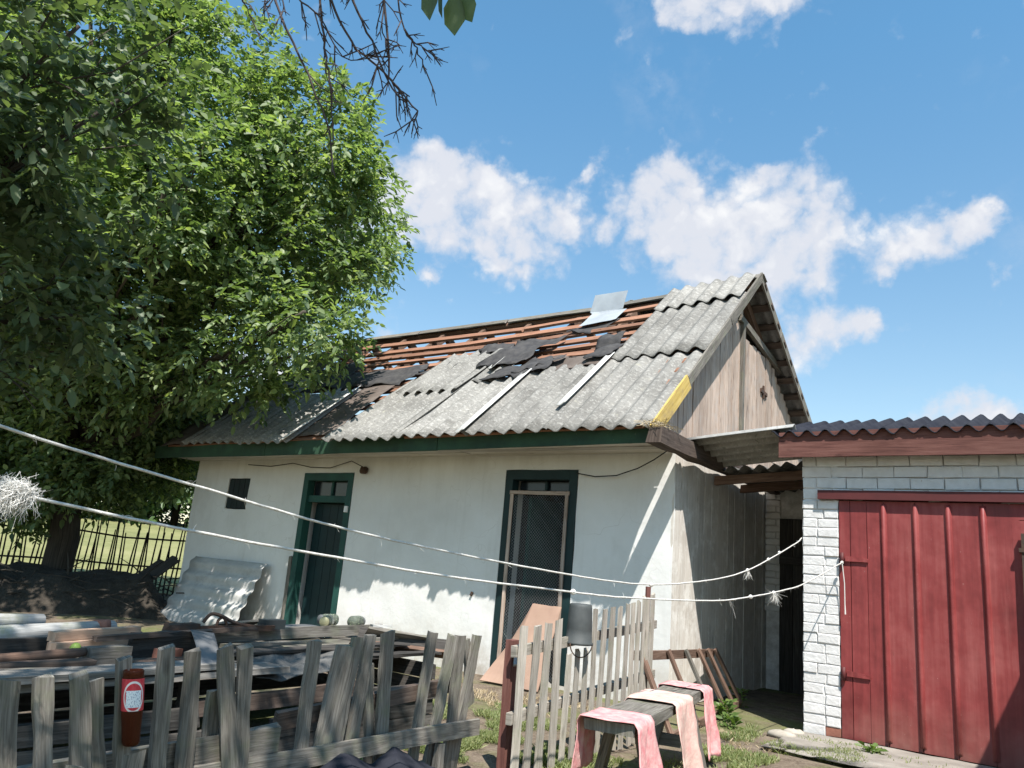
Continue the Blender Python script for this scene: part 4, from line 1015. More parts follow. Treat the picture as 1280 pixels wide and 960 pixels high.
mb = MB(); plank(mb, (X1 - .03, 2.5, .30), (X1 + .0, 3.75, .335), .085, .04, (0,0,1), 5, .007, .02); mk('rotten_rail', mb, OLDBEAM, pb)
for i, (xa, w) in enumerate(((-3.80, .22), (-4.03, .20), (-4.26, .24), (-4.52, .24), (-4.78, .24))):
    ye = (3.05 if i == 0 else 4.45 + random.uniform(-.15,.1)); 
    mb = MB(); plank(mb, (xa, .5, .465 + random.uniform(-.006,.01)), (xa + random.uniform(-.03,.03), ye, .47 + random.uniform(-.006,.012)), w, .03, (1,0,0), 7, .006, .02); mk('cover_board', mb, GREYW if i else MIDW, pb)
def loose(name, a, b_, w, t, sd_, mat, label, cat, seg=5, jit=.005, rag=.012, **k):
    mb = MB(); plank(mb, a, b_, w, t, sd_, seg, jit, rag, **k); return single(name, mb, mat, label, cat)
loose('plank', (-3.66, .75, .515), (-3.78, 2.62, .512), .19, .03, (1,0,0), MIDW, 'pale wide plank along the front edge of the plank box', 'plank')
mb = MB(); tube(mb, [(-3.88, .9, .545), (-3.93, 1.6, .555), (-4.03, 2.0, .557), (-4.08, 2.10, .556)], [.026,.027,.026,.018], 10); single('peeled_pole', mb, BROWNW, 'thin brown pole with a whittled end on the plank box', 'pole', smooth=True)
mb = MB(); tube(mb, [(-4.13, .9, .525), (-4.18, 1.75, .53), (-4.24, 2.16, .53)], .016, 8); single('black_pipe', mb, IRON, 'black iron pipe lying behind the whittled pole', 'pipe', smooth=True)
loose('beam', (-4.36, .9, .55), (-4.40, 2.05, .55), .07, .075, (1,0,0), DARKW, 'dark squared beam under the salmon timbers', 'beam')
mb = MB(); tube(mb, [(-4.50, .9, .57), (-4.62, 1.9, .575), (-4.85, 2.62, .58)], [.055,.052,.045], 12); single('log', mb, BIRCH, 'pale mossy log on the far left of the plank box', 'log', smooth=True)
mb = MB(); tube(mb, [(-4.80, .9, .60), (-4.9, 1.8, .61), (-4.95, 2.25, .61)], [.05,.05,.042], 12); single('log', mb, BIRCH, 'second pale log lying behind the mossy one', 'log', smooth=True)
loose('salmon_timber', (-4.20, 1.98, .565), (-4.44, 2.60, .565), .06, .045, (1,0,0), TIMBERW, 'lower of two salmon coloured timbers, partly covered', 'timber', jit=.002, rag=.002)
loose('salmon_timber', (-4.24, 1.99, .613), (-4.44, 2.55, .613), .055, .045, (1,0,0), TIMBERW, 'upper of two salmon coloured timbers', 'timber', jit=.002, rag=.002)
loose('wood_block', (-4.07, 2.09, .535), (-4.10, 2.32, .535), .09, .085, (1,0,0), GREYW, 'short grey square block in front of the salmon timbers', 'block', jit=.002, rag=.002)
loose('plank_offcut', (-3.95, 2.30, .505), (-4.02, 2.70, .505), .10, .022, (1,0,0), BROWNW, 'thin brown plank offcut right of the grey block', 'plank')
loose('brick_half', (-4.12, 2.50, .52), (-4.13, 2.64, .52), .075, .06, (1,0,0), RUST, 'half red brick behind the tall picket', 'brick', 2)
def canlathe(c, ax, r, h, n=14):
    mb = MB(); lathe(mb, [(0,0),(r,0),(r*1.02,.004),(r,.01),(r,h-.01),(r*1.02,h-.004),(r,h),(0,h)], c, ax, n); return mb
single('rusty_can', canlathe((-4.83, 2.50, .595), (.7,.6,.1), .035, .085), RUST, 'rusty can left of the other can, against the pale log', 'can', 'rusty cans', True)
single('rusty_can', canlathe((-4.60, 2.66, .555), (.3,-.9,.25), .034, .08), RUST, 'rusty can right of the salmon timbers', 'can', 'rusty cans', True)
loose('dark_plank', (-4.30, 2.44, .545), (-4.28, 2.92, .565), .14, .028, (.3,0,1), DARKW, 'short dark plank standing on edge behind the bent tin', 'plank')
loose('long_plank', (-4.42, 2.9, .57), (-4.52, 4.62, .585), .03, .075, (1,0,0), GREYW, 'long grey plank on edge running to the right end of the box', 'plank', 7)
loose('long_plank', (-4.16, 2.98, .50), (-4.15, 4.36, .512), .15, .022, (1,0,0), DARKW, 'long dark plank lying flat above the tin sheets', 'plank', 7)
loose('long_plank', (-4.62, 3.0, .50), (-4.66, 4.55, .51), .16, .025, (1,0,0), GREYW, 'weathered plank under the glass jars', 'plank', 7)
loose('thin_batten', (-4.03, 3.0, .518), (-4.02, 4.25, .525), .04, .02, (1,0,0), PALEW, 'thin pale batten at the front of the dark flat plank', 'batten', 6)
loose('long_plank', (-4.04, 2.72, .527), (-3.98, 4.32, .548), .12, .02, (1,0,0), DARKW, 'dark warped board just behind the crumpled grey sheet', 'plank', 7, .008)
loose('long_plank', (-4.31, 3.05, .528), (-4.27, 4.52, .548), .11, .022, (1,0,.1), GREYW, 'grey board between the dark flat plank and the long plank on edge', 'plank', 7, .008)
loose('long_plank', (-3.83, 3.72, .500), (-3.80, 4.46, .505), .13, .02, (1,0,0), DARKW, 'short dark board on the right front edge of the box', 'plank', 5, .007)
loose('long_plank', (-4.80, 2.55, .53), (-4.74, 4.30, .545), .12, .03, (1,0,.2), DARKW, 'dark board at the back of the pile behind the jars', 'plank', 7, .008)
loose('thin_batten', (-4.22, 2.2, .60), (-4.36, 3.35, .628), .035, .025, (1,0,0), OLDBEAM, 'brown batten lying slantwise over the dark short plank', 'batten', 5, .004)
loose('plank_offcut', (-3.90, 1.55, .54), (-3.86, 2.02, .542), .09, .02, (1,0,0), OLDBEAM, 'dark plank offcut at the left end of the pale plank', 'plank', 3, .005)
def tin(a, b_):
    ang = 1.9*b_; r = .17
    return V(-4.26 + .02*a + .55*b_**1.2, 2.78 + .15*a - .27*b_ - .03*a*b_, .63 - .02*a + .035*math.sin(ang) - .15*b_*b_)
mb = MB(); drape(mb, tin, 8, 12, .003); single('bent_tin', mb, ZINCD, 'curled grey tin sheet bent over the box edge', 'tin sheet', smooth=True)
def tarp(a, b_):
    y = 2.98 + .72*a; x = -4.02 + .30*b_; fold = abs(((a*3.1 + b_*.7) % 1.0) - .5)
    z = .512 - .085*b_*(1-a)*1.2 - .03*b_ + .035*fold + .02*nz((a*5, b_*5, 2)) + (.05*(1 - a/.2)*(b_**2) if a < .2 else 0)
    return V(x + .02*nz((a*4, 1, 0)), y - .10*b_*(1-a), z)
mb = MB(); drape(mb, tarp, 20, 10, .005); single('crumpled_sheet', mb, SCRAP, 'crumpled grey sheet sagging over the open front of the box', 'sheet')
ih = MB(); tube(ih, smoothpts([(-4.38, 2.93, .66), (-4.37, 2.97, .71), (-4.36, 3.04, .70), (-4.36, 3.14, .66), (-4.35, 3.28, .635), (-4.35, 3.42, .63)], 5), [.011]*26, 7)
tube(ih, smoothpts([(-4.37, 3.02, .63), (-4.37, 3.03, .675), (-4.36, 3.055, .69), (-4.36, 3.08, .66), (-4.36, 3.09, .63)], 4), [.009]*17, 7)
plank(ih, (-4.37, 2.90, .625), (-4.36, 3.44, .625), .05, .035, (1,0,0), 3, .004)
single("pump_iron", ih, IRON, 'black iron pump handle with a loop on the box', 'handle')
loose('iron_wedge', (-4.40, 2.70, .625), (-4.40, 2.90, .63), .07, .055, (1,0,0), IRON, 'black wedge shaped block left of the pump handle', 'block', 2, .01)
loose('slate_scrap', (-4.52, 3.12, .63), (-4.50, 3.42, .645), .14, .015, (1,0,.3), GREYW, 'tilted grey board scrap behind the pump handle', 'board', 3)
loose('black_box', (-4.40, 3.38, .645), (-4.40, 3.54, .645), .09, .06, (1,0,0), DARKV, 'small black box right of the pump handle', 'box', 1, .002, .0)
loose('thin_scrap', (-4.55, 3.5, .605), (-4.6, 4.0, .605), .12, .012, (1,0,0), ZINCD, 'thin grey sheet scrap right of the black box', 'scrap', 3)
def jar(c, ax, label, lidm, lab):
    j = root('glass_jar', label, 'jar', c, 'glass jars on the plank box'); c = Vector(c)
    mb = MB(); lathe(mb, [(r*1.08, z*1.2) for r, z in [(0,0),(.035,.0),(.04,.008),(.04,.09),(.034,.108),(.031,.112),(.031,.122),(.028,.122),(.028,.112),(.036,.09),(.036,.012),(0,.01)]], c, ax, 20); mk('glass', mb, JARG, j, True)
    mb = MB(); lathe(mb, [(r*1.08, z*1.2) for r, z in [(0,.126),(.032,.126),(.034,.122),(.034,.112),(.032,.112)]], c, ax, 20); mk('lid', mb, lidm, j, True)
    if lab: mb = MB(); lathe(mb, [(r*1.08, z*1.2) for r, z in [(.0403,.025),(.0408,.027),(.0408,.08),(.0403,.082)]], c, ax, 20); mk('paper_label', mb, GREENL, j, True)
jar((-4.60, 4.14, .64), (.55,-.80,.02), 'lying glass jar with its gold lid towards the yard', TINLID, False)
jar((-4.53, 4.30, .64), (-.25,.95,.0), 'lying glass jar at the right end of the jar row', ZINCD, False)
jar((-4.68, 4.28, .64), (-.1,-.95,.0), 'lying glass jar behind the two others', ZINCD, False)
def ball(c, r, label):
    mb = MB(); lathe(mb, [(0.0001, .86*r), (.2*r, .97*r), (.45*r, .93*r), (.8*r, .6*r), (.98*r, .05*r), (.85*r, -.52*r), (.5*r, -.88*r), (.16*r, -.96*r), (.0001, -.88*r)], c, (.2,.1,1), 14); single('apple', mb, APPLE, label, 'apple', 'green apples', True)
ball((-4.14, 2.07, .565), .028, 'green apple beside the short grey block')
ball((-2.925, 2.93, .44), .026, 'green apple wedged between two grey pickets')
for i, (a, b_, w, m_, lb) in enumerate([((-4.35, 4.30, .60), (-4.05, 4.72, .55), .10, GREYW, 'top grey board of the stack at the right end of the box'), ((-4.45, 4.32, .57), (-3.95, 4.78, .52), .09, DARKW, 'dark board under the top one at the right end'), ((-4.25, 4.05, .53), (-3.80, 4.62, .485), .11, BROWNW, 'brown board poking out lowest at the right end')]):
    loose('end_board', a, b_, w, .022, (.7,.7,0), m_, lb, 'board', 4)
loose('white_offcut', (-4.42, 4.42, .625), (-4.36, 4.56, .62), .06, .02, (1,0,0), BIRCH, 'small whitish offcut on the right end boards', 'offcut', 2)
# crumpled tar sheet lying at the foot of the fence, nearest the camera
def near(a, b_):
    y = 2.18 + 1.10*a; x = -2.63 + .34*b_
    h = .235 + .075*max(0, 1-abs(a-.33)/.17) + .06*max(0, 1-abs(a-.62 + .1*b_)/.12) - .12*max(0, a-.72)/.28 + .03*max(0, 1-abs(a-.12-.2*b_)/.06)
    return V(x, y - .16*b_, h*(1 - .25*b_) - .22*max(0, b_-.55)/.45 + .007*nz((a*14, b_*8, 1)))
mb = MB(); drape(mb, near, 44, 14, .004); single('tar_sheet', mb, TARSHEET, 'crumpled black tar sheet lying before the broken fence', 'tar sheet')
loose('scrap_block', (-2.46, 2.2, .09), (-2.46, 3.15, .07), .2, .16, (1,0,0), GREYW, 'weathered beam hidden under the black tar sheet', 'beam', 4)
# ------------------------------------------------------------------ shaded corner left of the house
mb = MB(); hv_ = []; nu, nv = 40, 22
for j in range(nv+1):
    for i in range(nu+1):
        a, b_ = i/nu, j/nv; p = V(-14.2, 3.6, 0).lerp(V(-11.6, 7.2, 0), a) + V(.85,-.5,0)*(b_-.5)*2.6
        h = math.sin(math.pi*b_)**.8*(.55 + .25*nz((a*5, b_*3, 0)))*(1 if a < .9 else max(0, (1-a)/.1))
        hv_.append((p.x, p.y, h + .07*nz((a*24, b_*14, 4)) - .02))
mb.add(hv_, [[j*(nu+1)+i, j*(nu+1)+i+1, (j+1)*(nu+1)+i+1, (j+1)*(nu+1)+i] for j in range(nv) for i in range(nu)])
o = struct('compost_mound', mb, HEAPM, True)
mb = MB()
for k in range(170):
    a = random.random(); p = V(-14.2, 3.6, 0).lerp(V(-11.6, 7.2, 0), a) + V(.85,-.5,0)*random.uniform(-.9,1.25); z = .15 + .4*random.random()
    d = V(random.gauss(0,1), random.gauss(0,1), random.gauss(0,.25)).normalized()*random.uniform(.25,.8)
    tube(mb, [p + V(0,0,z), p + V(0,0,z) + d*.5 + V(0,0,.03), p + V(0,0,z) + d], [.012,.01,.005], 4)
struct('brushwood', mb, BARK, False, 'stuff')
for i, (a, b_, lb) in enumerate([((-11.75, 6.2, 0), (-11.50, 7.05, .82), 'dark board leaning at the left house corner'), ((-12.0, 6.25, 0), (-11.72, 7.15, .86), 'second dark board leaning beside the house corner'), ((-12.3, 6.3, 0), (-12.0, 7.1, .78), 'third dark board leaning, farthest from the house corner')]):
    loose('leaning_board', a, b_, .26, .03, (1,-.2,0), DARKW, lb, 'board', 3)
sf = root('stick_fence', 'dark fence of thin upright sticks at the meadow edge', 'fence', (-15.5, 7.5, 0))
FA, FB = V(-18.6, 4.9, 0), V(-13.6, 10.3, 0)
n = 88
for i in range(n):
    p = FA.lerp(FB, i/(n-1)); h = 1.28 + random.uniform(-.18,.14) + .1*i/n; p += V(random.uniform(-.02,.02), random.uniform(-.02,.02), 0); le = random.uniform(-.09,.09)
    mb = MB(); tube(mb, [p, p + V(le*.5, le*.4, h*.5) + V(random.uniform(-.012,.012), random.uniform(-.012,.012), 0), p + V(le, le*.8, h)], [.017,.016,.011], 5); mk('stick', mb, STICKW, sf)
for z in (.55, 1.12):
    mb = MB(); tube(mb, [FA.lerp(FB, k/8) + V(.03, -.03, z + random.uniform(-.05,.05)) for k in range(9)], .017, 6); mk('rail', mb, STICKW, sf)

# ------------------------------------------------------------------ trees
def leaf_mesh(name, base, dirs, ln, wd, mat, parent=None, droop=.25):
    """one joined mesh of folded leaves; base, dirs are (N,3)"""
    N = len(base); d = dirs/np.linalg.norm(dirs, axis=1, keepdims=True)
    up = RNG.normal(size=(N,3))*.55 + np.array([0,0,.35]) + np.array([SUN.x, SUN.y, SUN.z])*.95
    s = np.cross(d, up); s /= np.maximum(np.linalg.norm(s, axis=1, keepdims=True), 1e-6); nrm = np.cross(s, d)
    L = (ln*RNG.uniform(.45, 1.3, N))[:,None]; Wd = L*wd/ln*RNG.uniform(.85, 1.15, N)[:,None]
    p0 = base; tip = base + d*L - np.array([0,0,1.0])*L*droop
    dz = np.array([0,0,1.0])*L*droop
    l1 = base + d*L*.28 + s*Wd*.44 + nrm*Wd*.16 - dz*.1; r1 = base + d*L*.28 - s*Wd*.44 + nrm*Wd*.16 - dz*.1
    l2 = base + d*L*.66 + s*Wd*.42 + nrm*Wd*.12 - dz*.45; r2 = base + d*L*.66 - s*Wd*.42 + nrm*Wd*.12 - dz*.45
    vs = np.stack([p0, l1, l2, tip, r2, r1], 1).reshape(-1, 3)
    k = (np.arange(N)*6)[:,None]
    f1 = k + np.array([[0, 3, 2, 1]]); f2 = k + np.array([[0, 5, 4, 3]])
    faces = np.concatenate([f1, f2], 0)
    off = np.array(wpos(parent)) if parent else np.zeros(3)
    me = bpy.data.meshes.new(name); me.vertices.add(len(vs)); me.vertices.foreach_set('co', (vs - off).astype(np.float32).ravel())
    nf = len(faces); me.loops.add(nf*4); me.loops.foreach_set('vertex_index', faces.ravel().astype(np.int32))
    me.polygons.add(nf); me.polygons.foreach_set('loop_start', (np.arange(nf)*4).astype(np.int32)); me.polygons.foreach_set('loop_total', np.full(nf, 4, np.int32))
    me.update(calc_edges=True); me.materials.append(mat)
    o = bpy.data.objects.new(name, me); COL.objects.link(o)
    if parent: o.parent = parent
    return o

def crown_pts(ells, n, shell=.55, seed=0, gap=.42, gs=1.1):
    """cluster centres spread through a union of ellipsoids, thinned by 3D noise so the crown has holes and lobes"""
    vol = np.array([e[3]**2.4 for e in ells]); pr = vol/vol.sum(); out = []
    while len(out) < n:
        e = ells[RNG.choice(len(ells), p=pr)]
        d = RNG.normal(size=3); d /= np.linalg.norm(d); r = e[3]*(shell + (1.08-shell)*RNG.random()**.7)
        fl = e[4] if len(e) > 4 else .9
        p = np.array(e[:3]) + d*np.array([1,1,fl])*r
        if mnoise.noise(Vector(p)*gs + Vector((seed, 0, 0))) < -gap + .55*RNG.random() - .12: continue
        out.append((p, d))
    return np.array([o[0] for o in out]), np.array([o[1] for o in out])

def foliage(name, ells, ncl, per, ln, wd, mat, parent, rach=.28, seed=0, shell=.5, gap=.35, gs=1.1, droop=.25):
    P, Dn = crown_pts(ells, ncl, shell, seed, gap, gs)
    rd = Dn*.8 + RNG.normal(size=P.shape)*.55 + np.array([0,0,.05]); rd /= np.linalg.norm(rd, axis=1, keepdims=True)
    B = []; D = []
    for k in range(per):
        t = (k + .6)/per
        side = np.cross(rd, np.array([0,0,1.0]) + RNG.normal(size=P.shape)*.3); side /= np.maximum(np.linalg.norm(side, axis=1, keepdims=True), 1e-6)
        sg = 1 if k % 2 else -1
        B.append(P + rd*rach*(t-.35) - np.array([0,0,1.0])*(rach*.30*t*t)); D.append(rd*.75 + side*sg*(.95 if k < per-1 else .05) + RNG.normal(size=P.shape)*.22)
    return leaf_mesh(name, np.concatenate(B), np.concatenate(D), ln, wd, mat, parent, droop)

def limb(mb, a, b_, r0, r1, wig=.12, n=7, seed=0):
    a, b_ = Vector(a), Vector(b_); L = (b_-a).length; pts = []
    for i in range(n):
        k = i/(n-1); p = a.lerp(b_, k) + V(nz((k*2.2 + seed, 1, 0)), nz((k*2.2, seed, 4)), nz((seed, k*2.2, 8)))*wig*L*math.sin(math.pi*min(1, k*1.0))*.9
        pts.append(p)
    tube(mb, pts, [r0 + (r1-r0)*(i/(n-1))**.8 for i in range(n)], 8); return pts

# the big walnut over the left half of the roof
WE = [(-9.51,6.18,6.16,1.95),(-11.15,5.21,7.45,2.3),(-7.95,6.04,4.15,.92),(-8.60,6.5,5.5,.75),(-13.23,4.83,5.66,2.6),(-11.39,5.41,4.1,1.5),(-9.0,6.32,7.0,1.15),(-12.0,4.25,8.9,1.8),(-14.27,5.43,3.4,1.7),(-9.16,5.82,3.95,1.1),(-10.9,5.0,8.9,.7),(-13.5,8.0,6.0,2.4),(-11.5,8.2,7.0,2.0),(-11.6,3.9,5.4,1.5),(-13.0,5.9,2.9,1.1),(-11.9,6.6,3.2,.85),(-14.8,5.2,2.6,1.1),(-10.6,5.6,3.6,.8),(-10.8,3.2,5.6,1.5),(-12.3,2.6,5.6,1.8),(-15.5,5.5,3.3,1.5),(-14.6,7.6,3.0,1.4),(-12.7,7.7,3.0,1.0),(-16.6,7.2,3.9,1.9),(-12.2,5.6,2.6,.8),(-8.9,4.4,5.3,1.1),(-9.9,3.0,5.5,1.2),(-13.6,5.7,2.2,.9),(-12.6,6.3,2.1,.7),(-14.9,5.0,2.3,.9),(-15.6,6.4,2.3,1.0)]
wal = root('walnut_tree', 'big leafy walnut tree hanging over the left half of the roof', 'tree', (-13.4, 6.1, 0))
mb = MB(); tr = limb(mb, (-13.4, 6.1, -.1), (-13.0, 5.9, 3.4), .26, .2, .06, 7, 1); mk('trunk', mb, BARK, wal, True)
for i, e in enumerate(WE):
    mb = MB(); st = tr[-1 - (i % 3)]; pts = limb(mb, st, e[:3], .11, .03, .10, 8, i + 3)
    for q in range(5):
        d = V(*RNG.normal(size=3)).normalized(); limb(mb, pts[3 + q % 4], Vector(e[:3]) + d*e[3]*.85, .028, .007, .12, 6, i*7 + q)
    mk('branch', mb, BARK, wal, True)
foliage('crown', WE, 22000, 9, .108, .062, LEAF, wal, .32, 3, .48, .30, 1.15)
SK = [(-17.6,5.3,2.6,1.0),(-16.4,5.6,2.3,.9),(-15.2,5.9,2.3,.9),(-14.0,6.1,2.1,.8),(-13.0,6.6,2.2,.8),(-12.2,7.0,2.5,.7),(-16.8,6.6,3.4,1.2),(-14.6,6.8,3.2,1.1),(-12.8,7.4,3.4,.9),(-18.2,6.0,3.6,1.2),(-12.5,5.5,2.0,.6),(-13.2,5.1,1.75,.6),(-12.0,5.9,2.1,.5),(-14.2,4.7,1.8,.7),(-15.3,4.4,2.0,.7),(-13.7,5.6,1.4,.5)]
foliage('low_crown', SK, 4600, 9, .11, .064, LEAF, wal, .32, 13, .1, .6, 1.2)
# loose twigs that hang in front of the laths
foliage('crown', [(-7.55,6.35,3.75,.34),(-7.85,6.3,3.45,.28),(-8.6,6.1,3.25,.4),(-8.0,6.9,5.2,.40),(-8.0,6.7,6.3,.5),(-8.6,6.6,7.9,.45),(-9.9,5.8,8.1,.4)], 260, 9, .125, .062, LEAF, wal, .30, 9, .1, .6)

# darker tree close by on the left
NE = [(-5.50,1.80,3.70,.82),(-6.06,2.0,2.95,.85),(-5.02,1.72,4.32,.75),(-5.82,2.40,2.66,.50),(-5.98,2.29,2.25,.40),(-5.0,2.10,4.05,.35),(-5.64,1.57,4.16,.9),(-6.6,1.6,3.6,1.0)]
pl = root('plum_tree', 'shaded plum tree with larger dark leaves at the left picture edge', 'tree', (-7.2, .7, 0))
mb = MB(); tr = limb(mb, (-7.2, .7, -.1), (-6.9, 1.0, 2.4), .12, .09, .05, 6, 31); mk('trunk', mb, BARK, pl, True)
for i, e in enumerate(NE):
    mb = MB(); pts = limb(mb, tr[-1 - i % 2], e[:3], .04, .012, .12, 7, 40 + i)
    for q in range(4):
        d = V(*RNG.normal(size=3)).normalized(); limb(mb, pts[3 + q % 3], Vector(e[:3]) + d*e[3]*.9, .011, .003, .14, 6, 60 + i*5 + q)
    mk('branch', mb, BARK, pl, True)
foliage('crown', NE, 1150, 8, .098, .058, LEAF2, pl, .26, 17, .35, .30, 1.6)

# the tree the camera stands under: only dead hanging twigs and a few leaves come into view
OE = [(-1.15,.55,5.0,1.15),(-2.35,.5,6.5,1.2),(-1.6,.1,6.3,1.2),(-.75,-.2,5.6,.9),(-1.0,1.05,5.7,.6)]
ov = root('overhead_tree', 'tree overhead whose dead twigs hang into the top of the picture', 'tree', (.9, -2.4, 0))
mb = MB(); tr = limb(mb, (.9, -2.4, -.1), (.3, -1.6, 3.6), .17, .12, .05, 7, 80); mk('trunk', mb, BARK, ov, True)
for i, e in enumerate(OE):
    mb = MB(); limb(mb, tr[-1], e[:3], .06, .015, .1, 8, 90 + i); mk('branch', mb, BARK, ov, True)
mb = MB(); lp = limb(mb, tr[-1], (-2.35, 1.55, 3.75), .05, .018, .10, 9, 99); l1 = limb(mb, lp[-2], (-2.85, 1.35, 3.66), .014, .004, .1, 7, 98); l2 = limb(mb, lp[-2], (-1.90, 1.95, 3.62), .014, .003, .1, 7, 97); LPTS = lp[-3:] + l1 + l2; mk('branch', mb, BARK, ov, True)
foliage('crown', OE, 560, 8, .10, .055, LEAF2, ov, .28, 23, .15, .30, 1.5)
DB = [[(-2.63,1.6,3.55),(-2.63,1.6,3.42),(-2.54,1.75,3.13),(-2.48,1.86,2.91),(-2.48,1.91,2.73)],[(-2.47,1.7,3.62),(-2.47,1.7,3.47),(-2.47,1.77,3.24),(-2.46,1.82,3.08),(-2.47,1.89,2.84)],[(-2.57,1.64,3.5),(-2.48,1.73,3.37),(-2.41,1.83,3.21),(-2.3,1.9,3.23)],[(-2.44,1.72,3.6),(-2.44,1.72,3.48),(-2.38,1.83,3.28),(-2.27,1.94,3.16),(-2.17,2.06,3.01),(-2.19,2.06,2.97)],[(-2.36,1.78,3.6),(-2.36,1.78,3.47),(-2.31,1.88,3.29),(-2.25,1.98,3.1),(-2.2,2.03,3.05)],[(-2.25,1.86,3.62),(-2.25,1.93,3.26),(-2.25,1.97,3.13),(-2.19,2.03,3.07)],[(-2.21,1.9,3.6),(-2.19,1.95,3.35),(-2.13,2.02,3.28),(-2.1,2.04,3.27)],[(-2.19,1.95,3.35),(-2.15,2.0,3.27),(-2.13,2.05,3.18)],[(-2.28,1.85,3.6),(-2.27,1.9,3.33),(-2.21,1.96,3.27)],[(-2.75,1.51,3.55),(-2.75,1.51,3.43),(-2.7,1.57,3.32)],[(-2.69,1.55,3.55),(-2.67,1.58,3.38)],[(-2.63,1.6,3.5),(-2.61,1.63,3.36)]]
mb = MB()
for i, pts in enumerate(DB):
    if i != 7: pts = [min(LPTS, key=lambda q: (q - Vector(pts[0])).length)] + pts
    sp = smoothpts(pts, 5); m_ = len(sp); r0 = .0075 if i in (0, 1, 3, 4, 5) else .005
    sp = [p + V(nz((k*.9, i, 0)), nz((k*.9, i, 5)), nz((k*.9, i, 9)))*.012 for k, p in enumerate(sp)]
    tube(mb, sp, [r0*(1 - .62*k/(m_-1)) for k in range(m_)], 5)
    for k in range(3, m_-1, 2):
        for _ in range(random.choice((1, 1, 2))):
            d = ((sp[k+1]-sp[k]).normalized()*.8 + V(random.gauss(0,.6), random.gauss(0,.35), random.gauss(-.25,.5))).normalized(); ll = random.uniform(.04,.17)
            e = sp[k] + d*ll; mid_ = sp[k] + d*ll*.5 + V(random.uniform(-.015,.015), 0, random.uniform(-.015,.015))
            tube(mb, [sp[k], mid_, e], [.003,.0027,.0016], 4)
            for _ in range(2):
                d2 = (d + V(random.gauss(0,.7), random.gauss(0,.4), random.gauss(-.1,.6))).normalized()*random.uniform(.02,.06); tube(mb, [mid_, mid_ + d2], [.0022,.0012], 4)
mk('dead_twigs', mb, TWIG, ov, True)
B = np.array([(-2.03,1.93,3.50),(-2.0,1.955,3.50),(-1.965,1.985,3.47),(-1.94,2.0,3.48)]); D_ = np.array([(.05,.0,-1),(.1,.05,-1),(.15,.05,-1),(.35,.1,-.8)])
mb = MB(); tube(mb, [l2[-1], (-1.99,1.955,3.53), (-1.95,1.99,3.49)], [.003,.0025,.002], 5); tube(mb, [(-1.99,1.955,3.53), (-2.03,1.93,3.50)], .002, 5); mk('leaf_twig', mb, TWIG, ov)
leaf_mesh('low_leaves', B, D_, .17, .085, LEAF2, ov, .05)

# far wood beyond the meadow, and a hedge bush behind the stick fence
def far_tree(x, y, h, r, label, cat='tree', grp='trees beyond the meadow', ncl=800, ln=.5):
    z0 = gheight(x, y); t_ = root('far_tree', label, cat, (x, y, z0), grp)
    mb = MB(); limb(mb, (x, y, z0 - .1), (x + .2, y, z0 + h*.55), h*.03, h*.014, .06, 5, x); mk('trunk', mb, BARK, t_, True)
    E_ = [(x + random.uniform(-.6,.6)*r, y + random.uniform(-.6,.6)*r, z0 + h*(.10 + .70*k_/9), r*random.uniform(.42,.62), 1.0) for k_ in range(10)]
    foliage('crown', E_, ncl, 6, ln, ln*.6, LEAFF, t_, ln*2.2, x, .4, .5, .5)
fl = ['round crowned far tree at the left end of the far wood', 'second far tree from the left in the far wood', 'far tree behind the middle of the stick fence', 'tall far tree near the house end of the meadow', 'far tree directly left of the house corner', 'lowest far tree beside the house corner']
for i, (u, s, h, r) in enumerate([(62, -9, 9, 4.5), (60, -4.5, 10, 5), (60, -.5, 8.5, 4.5), (62, 3, 10, 5), (58, 6.5, 8, 4.6), (60, 10, 9, 5)]):
    p = fd*u + fs_*s; far_tree(p.x, p.y, h, r, fl[i])
bz = root('hedge_bush', 'dense green bush behind the stick fence beside the house corner', 'bush', (-15.6, 11.2, 0))
mb = MB(); 
for q in range(5): limb(mb, (-15.6 + q*.1, 11.2, 0), (-15.9 + q*.4, 11.2 + random.uniform(-.5,.5), 1.6), .03, .01, .1, 5, 200 + q)
mk('stem', mb, BARK, bz, True)
foliage('crown', [(-15.4,11.0,1.75,.8),(-16.0,11.4,1.3,.8),(-15.0,11.6,1.5,.8)], 520, 8, .12, .07, LEAFF, bz, .25, 5, .2, .6)

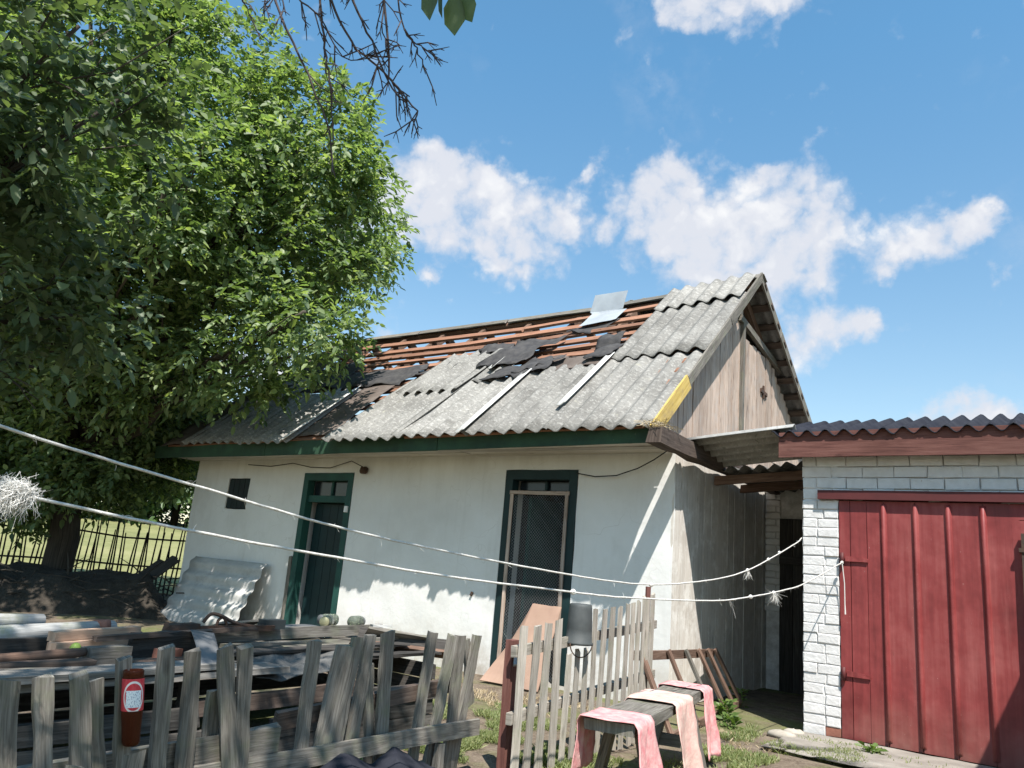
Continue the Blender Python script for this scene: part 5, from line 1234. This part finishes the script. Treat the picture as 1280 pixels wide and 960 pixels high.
# ------------------------------------------------------------------ grass and weeds
def tufts(name, regions, mat, ln, kind='stuff'):
    B = []; D = []; 
    for (cx, cy, rx, ry, n, seed) in regions:
        c = 0
        while c < n:
            x = cx + RNG.uniform(-1,1)*rx; y = cy + RNG.uniform(-1,1)*ry
            e = ((x-cx)/rx)**2 + ((y-cy)/ry)**2
            if e > 1 or mnoise.noise(Vector((x*3.1, y*3.1, seed))) < -.15 + .5*e: continue
            m_ = RNG.integers(3, 7)
            for _ in range(m_):
                B.append((x + RNG.normal()*.012, y + RNG.normal()*.012, .0)); D.append((RNG.normal()*.5, RNG.normal()*.5, 1.0))
            c += m_
    o = leaf_mesh(name, np.array(B), np.array(D), ln, ln*.10, mat, None, .22); o['kind'] = kind; return o
tufts('grass', [(-3.2,4.35,.62,.55,15000,1),(-3.7,5.2,.7,.6,7000,2),(-2.45,4.3,.3,.7,2200,3),(-2.0,5.7,.32,.55,3000,4),(-1.75,6.3,.45,.4,2800,5),(-2.35,6.5,.25,.5,700,6),(-1.5,6.75,.5,.22,700,7),(-.9,6.7,.5,.2,350,8),(-1.9,5.0,.5,.4,400,9),(-3.4,3.0,.25,1.0,700,10)], GRASS, .058)
tufts('straw_litter', [(-4.2,5.95,.9,.6,1600,11),(-2.2,6.2,.5,.7,400,12)], STRAW, .05)
def weed(x, y, n, h, label):
    B = []; D = []
    for _ in range(n):
        a = RNG.uniform(0, 2*math.pi); r = RNG.uniform(.0,.07); B.append((x + r*math.cos(a), y + r*math.sin(a), RNG.uniform(.0, h))); D.append((math.cos(a), math.sin(a), .55 + RNG.normal()*.3))
    t_ = root('weed', label, 'weed', (x, y, 0), 'weeds in the yard'); 
    mb = MB()
    for q in range(4): tube(mb, [(x, y, -.01), (x + RNG.normal()*.02, y + RNG.normal()*.02, h*.6), (x + RNG.normal()*.04, y + RNG.normal()*.04, h)], .003, 4)
    mk('stem', mb, WEED, t_); leaf_mesh('leaves', np.array(B), np.array(D), .07, .032, WEED, t_, .2)
weed(-2.62, 7.05, 90, .16, 'leafy weed at the foot of the slatted frame')
weed(-2.45, 6.75, 60, .09, 'low weed in front of the slatted frame')
weed(-2.80, 7.98, 30, .17, 'thin weed at the right end of the slatted frame')
weed(-1.36, 6.72, 40, .07, 'small weed on the concrete before the red door')
